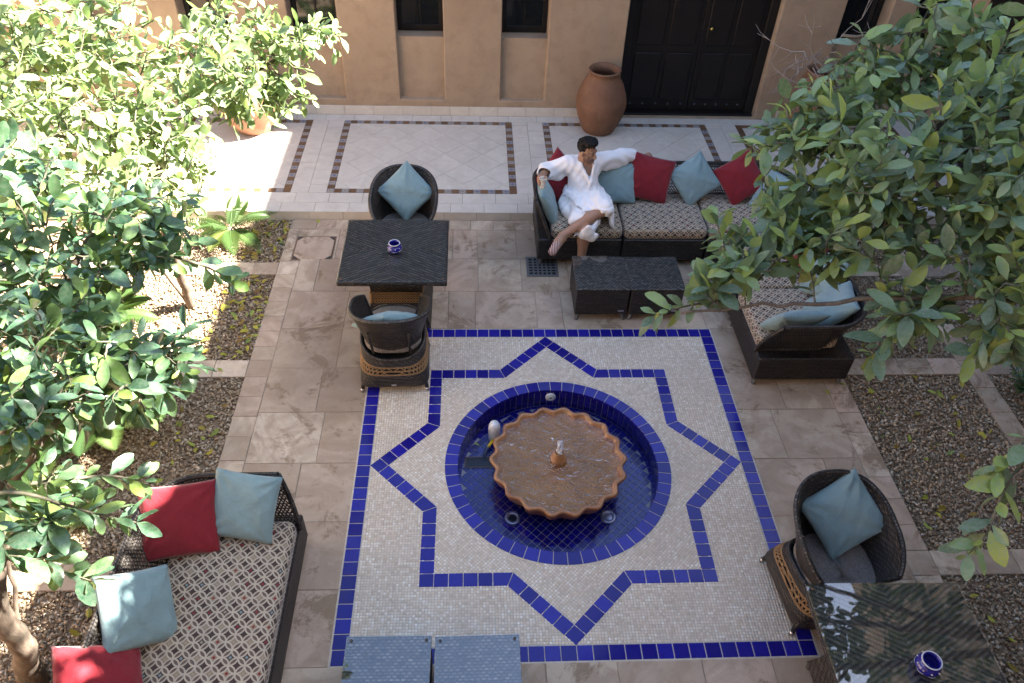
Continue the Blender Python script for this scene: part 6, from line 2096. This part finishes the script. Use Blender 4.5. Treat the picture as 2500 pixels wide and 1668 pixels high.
# robe
g = Field((-.12, 2.25, .33), (1.18, 3.5, 1.06), .0062)
g.cap((.462, 3.03, .60), (.452, 3.10, .82), .158, .150, .05, flat=((0, 1, 0), 1.10))
g.cap((.355, 3.112, .850), (.555, 3.122, .868), .088, .088, .06)
g.ell((.462, 2.985, .545), (.205, .165, .115), None, .06)
g.chain([RSh, REl, (.048, 3.035, .805)], [.086, .080, .072], .05); g.cap((.10, 3.12, .72), (.20, 3.10, .74), .055, .05, .06)
g.chain([LSh, LEl, (.972, 3.323, .850)], [.082, .072, .070], .05); g.cap((.70, 3.165, .82), (.86, 3.25, .815), .05, .05, .05)
g.chain([RHip, (.42, 2.62, .52), (.432, 2.50, .50)], [.118, .100, .088], .06); g.chain([LHip, (.60, 2.72, .650), (.630, 2.610, .672)], [.122, .102, .088], .05)
g.cap((.455, 2.80, .57), (.50, 2.62, .60), .075, .05, .06)
g.cap((.345, 2.485, .475), (.50, 2.445, .455), .060, .062, .03, flat=((.15, 1, .4), 3.0))
g.cap((.36, 2.60, .53), (.52, 2.56, .54), .075, .07, .05)
g.chain([(.42, 2.52, .535), (.435, 2.44, .515), (.46, 2.425, .475), (.485, 2.42, .445)], [.085, .08, .065, .050], .03, flat=((0.1, 1, .35), 3.2))
g.chain([(.40, 2.62, .54), (.345, 2.52, .50), (.32, 2.48, .455)], [.08, .065, .05], .03, flat=((-.4, .3, 1), 2.4))
g.chain([(.67, 2.93, .56), (.712, 2.74, .555), (.715, 2.62, .50)], [.10, .09, .07], .03, flat=((1, 0, .25), 2.8))
g.chain([(.27, 2.95, .52), (.285, 2.80, .49)], [.07, .06], .05)
# collar bands
for pts in ([(.392, 3.105, .945), (.425, 3.02, .905), (.475, 2.955, .84), (.505, 2.925, .77)], [(.530, 3.10, .955), (.535, 3.01, .915), (.520, 2.955, .845), (.505, 2.918, .77), (.50, 2.895, .68)]):
    g.chain(pts, [.020]*len(pts), .016)
# neck opening
def vneck(P):
    x, y, z = P[..., 0], P[..., 1], P[..., 2]
    w = .052*np.clip((z-.795)/.125, 0, 1.2)**.9
    xc = .500 - .02*np.clip((z-.80)/.12, 0, 1)
    return np.maximum(np.maximum(np.abs(x-xc)-w, y-3.03), .795-z)
g.add(vneck, (.40, 2.85, .79), (.58, 3.03, 1.05), .008, 's')
g.cap((.455, 3.10, .90), hl(0, -.01, -.02), .068, .075, .012, 's')
# sleeve openings and leg openings
g.cap((.056, 3.06, .795), (.030, 2.97, .82), .058, .066, .008, 's'); g.cap((.93, 3.302, .858), (1.03, 3.35, .83), .055, .062, .008, 's')
g.cap(RWr, (.03, 2.98, .815), .06, .062, .006, 's')
g.cap((.57, 2.575, .630), (.30, 2.46, .51), .054, .056, .010, 's')
g.cap((.54, 2.53, .665), (.30, 2.43, .555), .060, .060, .010, 's')
g.cap((.432, 2.50, .40), (.428, 2.47, .30), .046, .06, .010, 's')
gp = g.full()
x, y, z = gp[..., 0], gp[..., 1], gp[..., 2]
sl_ = np.clip((np.abs(x-.46)-.16)/.06, 0, 1)*(z > .66)
fold = .0060*np.sin(46*(x+.25*z)+5*np.sin(7*z)+2*np.sin(13*y))*np.clip((.95-z)/.15, 0, 1)*(1-sl_)
fold += .0040*np.sin(58*z+9*np.abs(x-.46)+30*(y-3.1)+3*np.sin(14*x))*sl_
fold += .006*np.sin(30*y+40*x+3*np.sin(20*x))*np.clip((.58-z)/.06, 0, 1)
fold += .003*np.sin(85*x-40*z+6*np.sin(12*y))*(1-sl_)
g.a += fold.astype(np.float32)
base_robe = g.a.copy()
hem = .452 - .34*(x-.33) + .006*np.sin(60*x) - z
hem = np.where(y < 2.56, hem, -1.0)
g.a = np.maximum(g.a, hem.astype(np.float32))
field_obj(g, 'bathrobe', M['robe'], man)
b = Field((-.12, 2.25, .33), (1.18, 3.5, 1.06), .0062)
zb = .655 + .10*(x-.46) - .06*(y-2.93)
b.a = np.maximum(base_robe - .017, np.abs(z-zb) - .020).astype(np.float32)
b.a[np.abs(x-.46) > .24] = .2
for pts in ([(.455, 2.868, .655), (.452, 2.852, .60), (.435, 2.815, .575)], [(.485, 2.865, .652), (.495, 2.845, .60), (.52, 2.80, .585)]):
    b.chain(pts, [.016, .018, .018], .006, flat=((0, 1, .5), 1.8))
b.cap((.455, 2.872, .660), (.485, 2.870, .660), .022, .022, .01)
field_obj(b, 'belt', M['robe'], man)

# slippers
def slipper(toe, heel, name):
    a = Vector(toe); c = Vector(heel); d = (a-c).normalized()
    s = Field(np.minimum(toe, heel)-.1, np.maximum(toe, heel)+.1, .005)
    p1 = np.array(a + d*.012); p0 = np.array(c + (a-c)*.35)
    s.cap(p0, p1, .046, .042, .01)
    s.cap(np.array(c), p1, .030, .030, .01, 's') if False else None
    s.cap(np.array(c)-np.array(d)*.10, np.array(c + (a-c)*.30), .055, .055, .006, 's')
    o = field_obj(s, name, M['sandal'], man)
    return o
slipper(LToe, LAn, 'slipper')
slipper((.405, 2.31, .040), (.425, 2.43, .045), 'slipper')

# cup
cp = empty('paper_cup', (CUP[0], CUP[1], .776), 0, 'white cup of coffee held in the right hand of the man', 'cup')
MB().lathe([(0.0001, 0), (.0275, 0), (.030, .03), (.0360, .104), (.0385, .106), (.0388, .110), (.0365, .111), (.0350, .106), (.032, .08), (.0001, .08)], 32).build('body', M['cup'], cp, True)
MB().lathe([(.0325, .092), (.0001, .092)], 24).build('coffee', M['coffee'], cp, True)
bpy.context.view_layer.update()
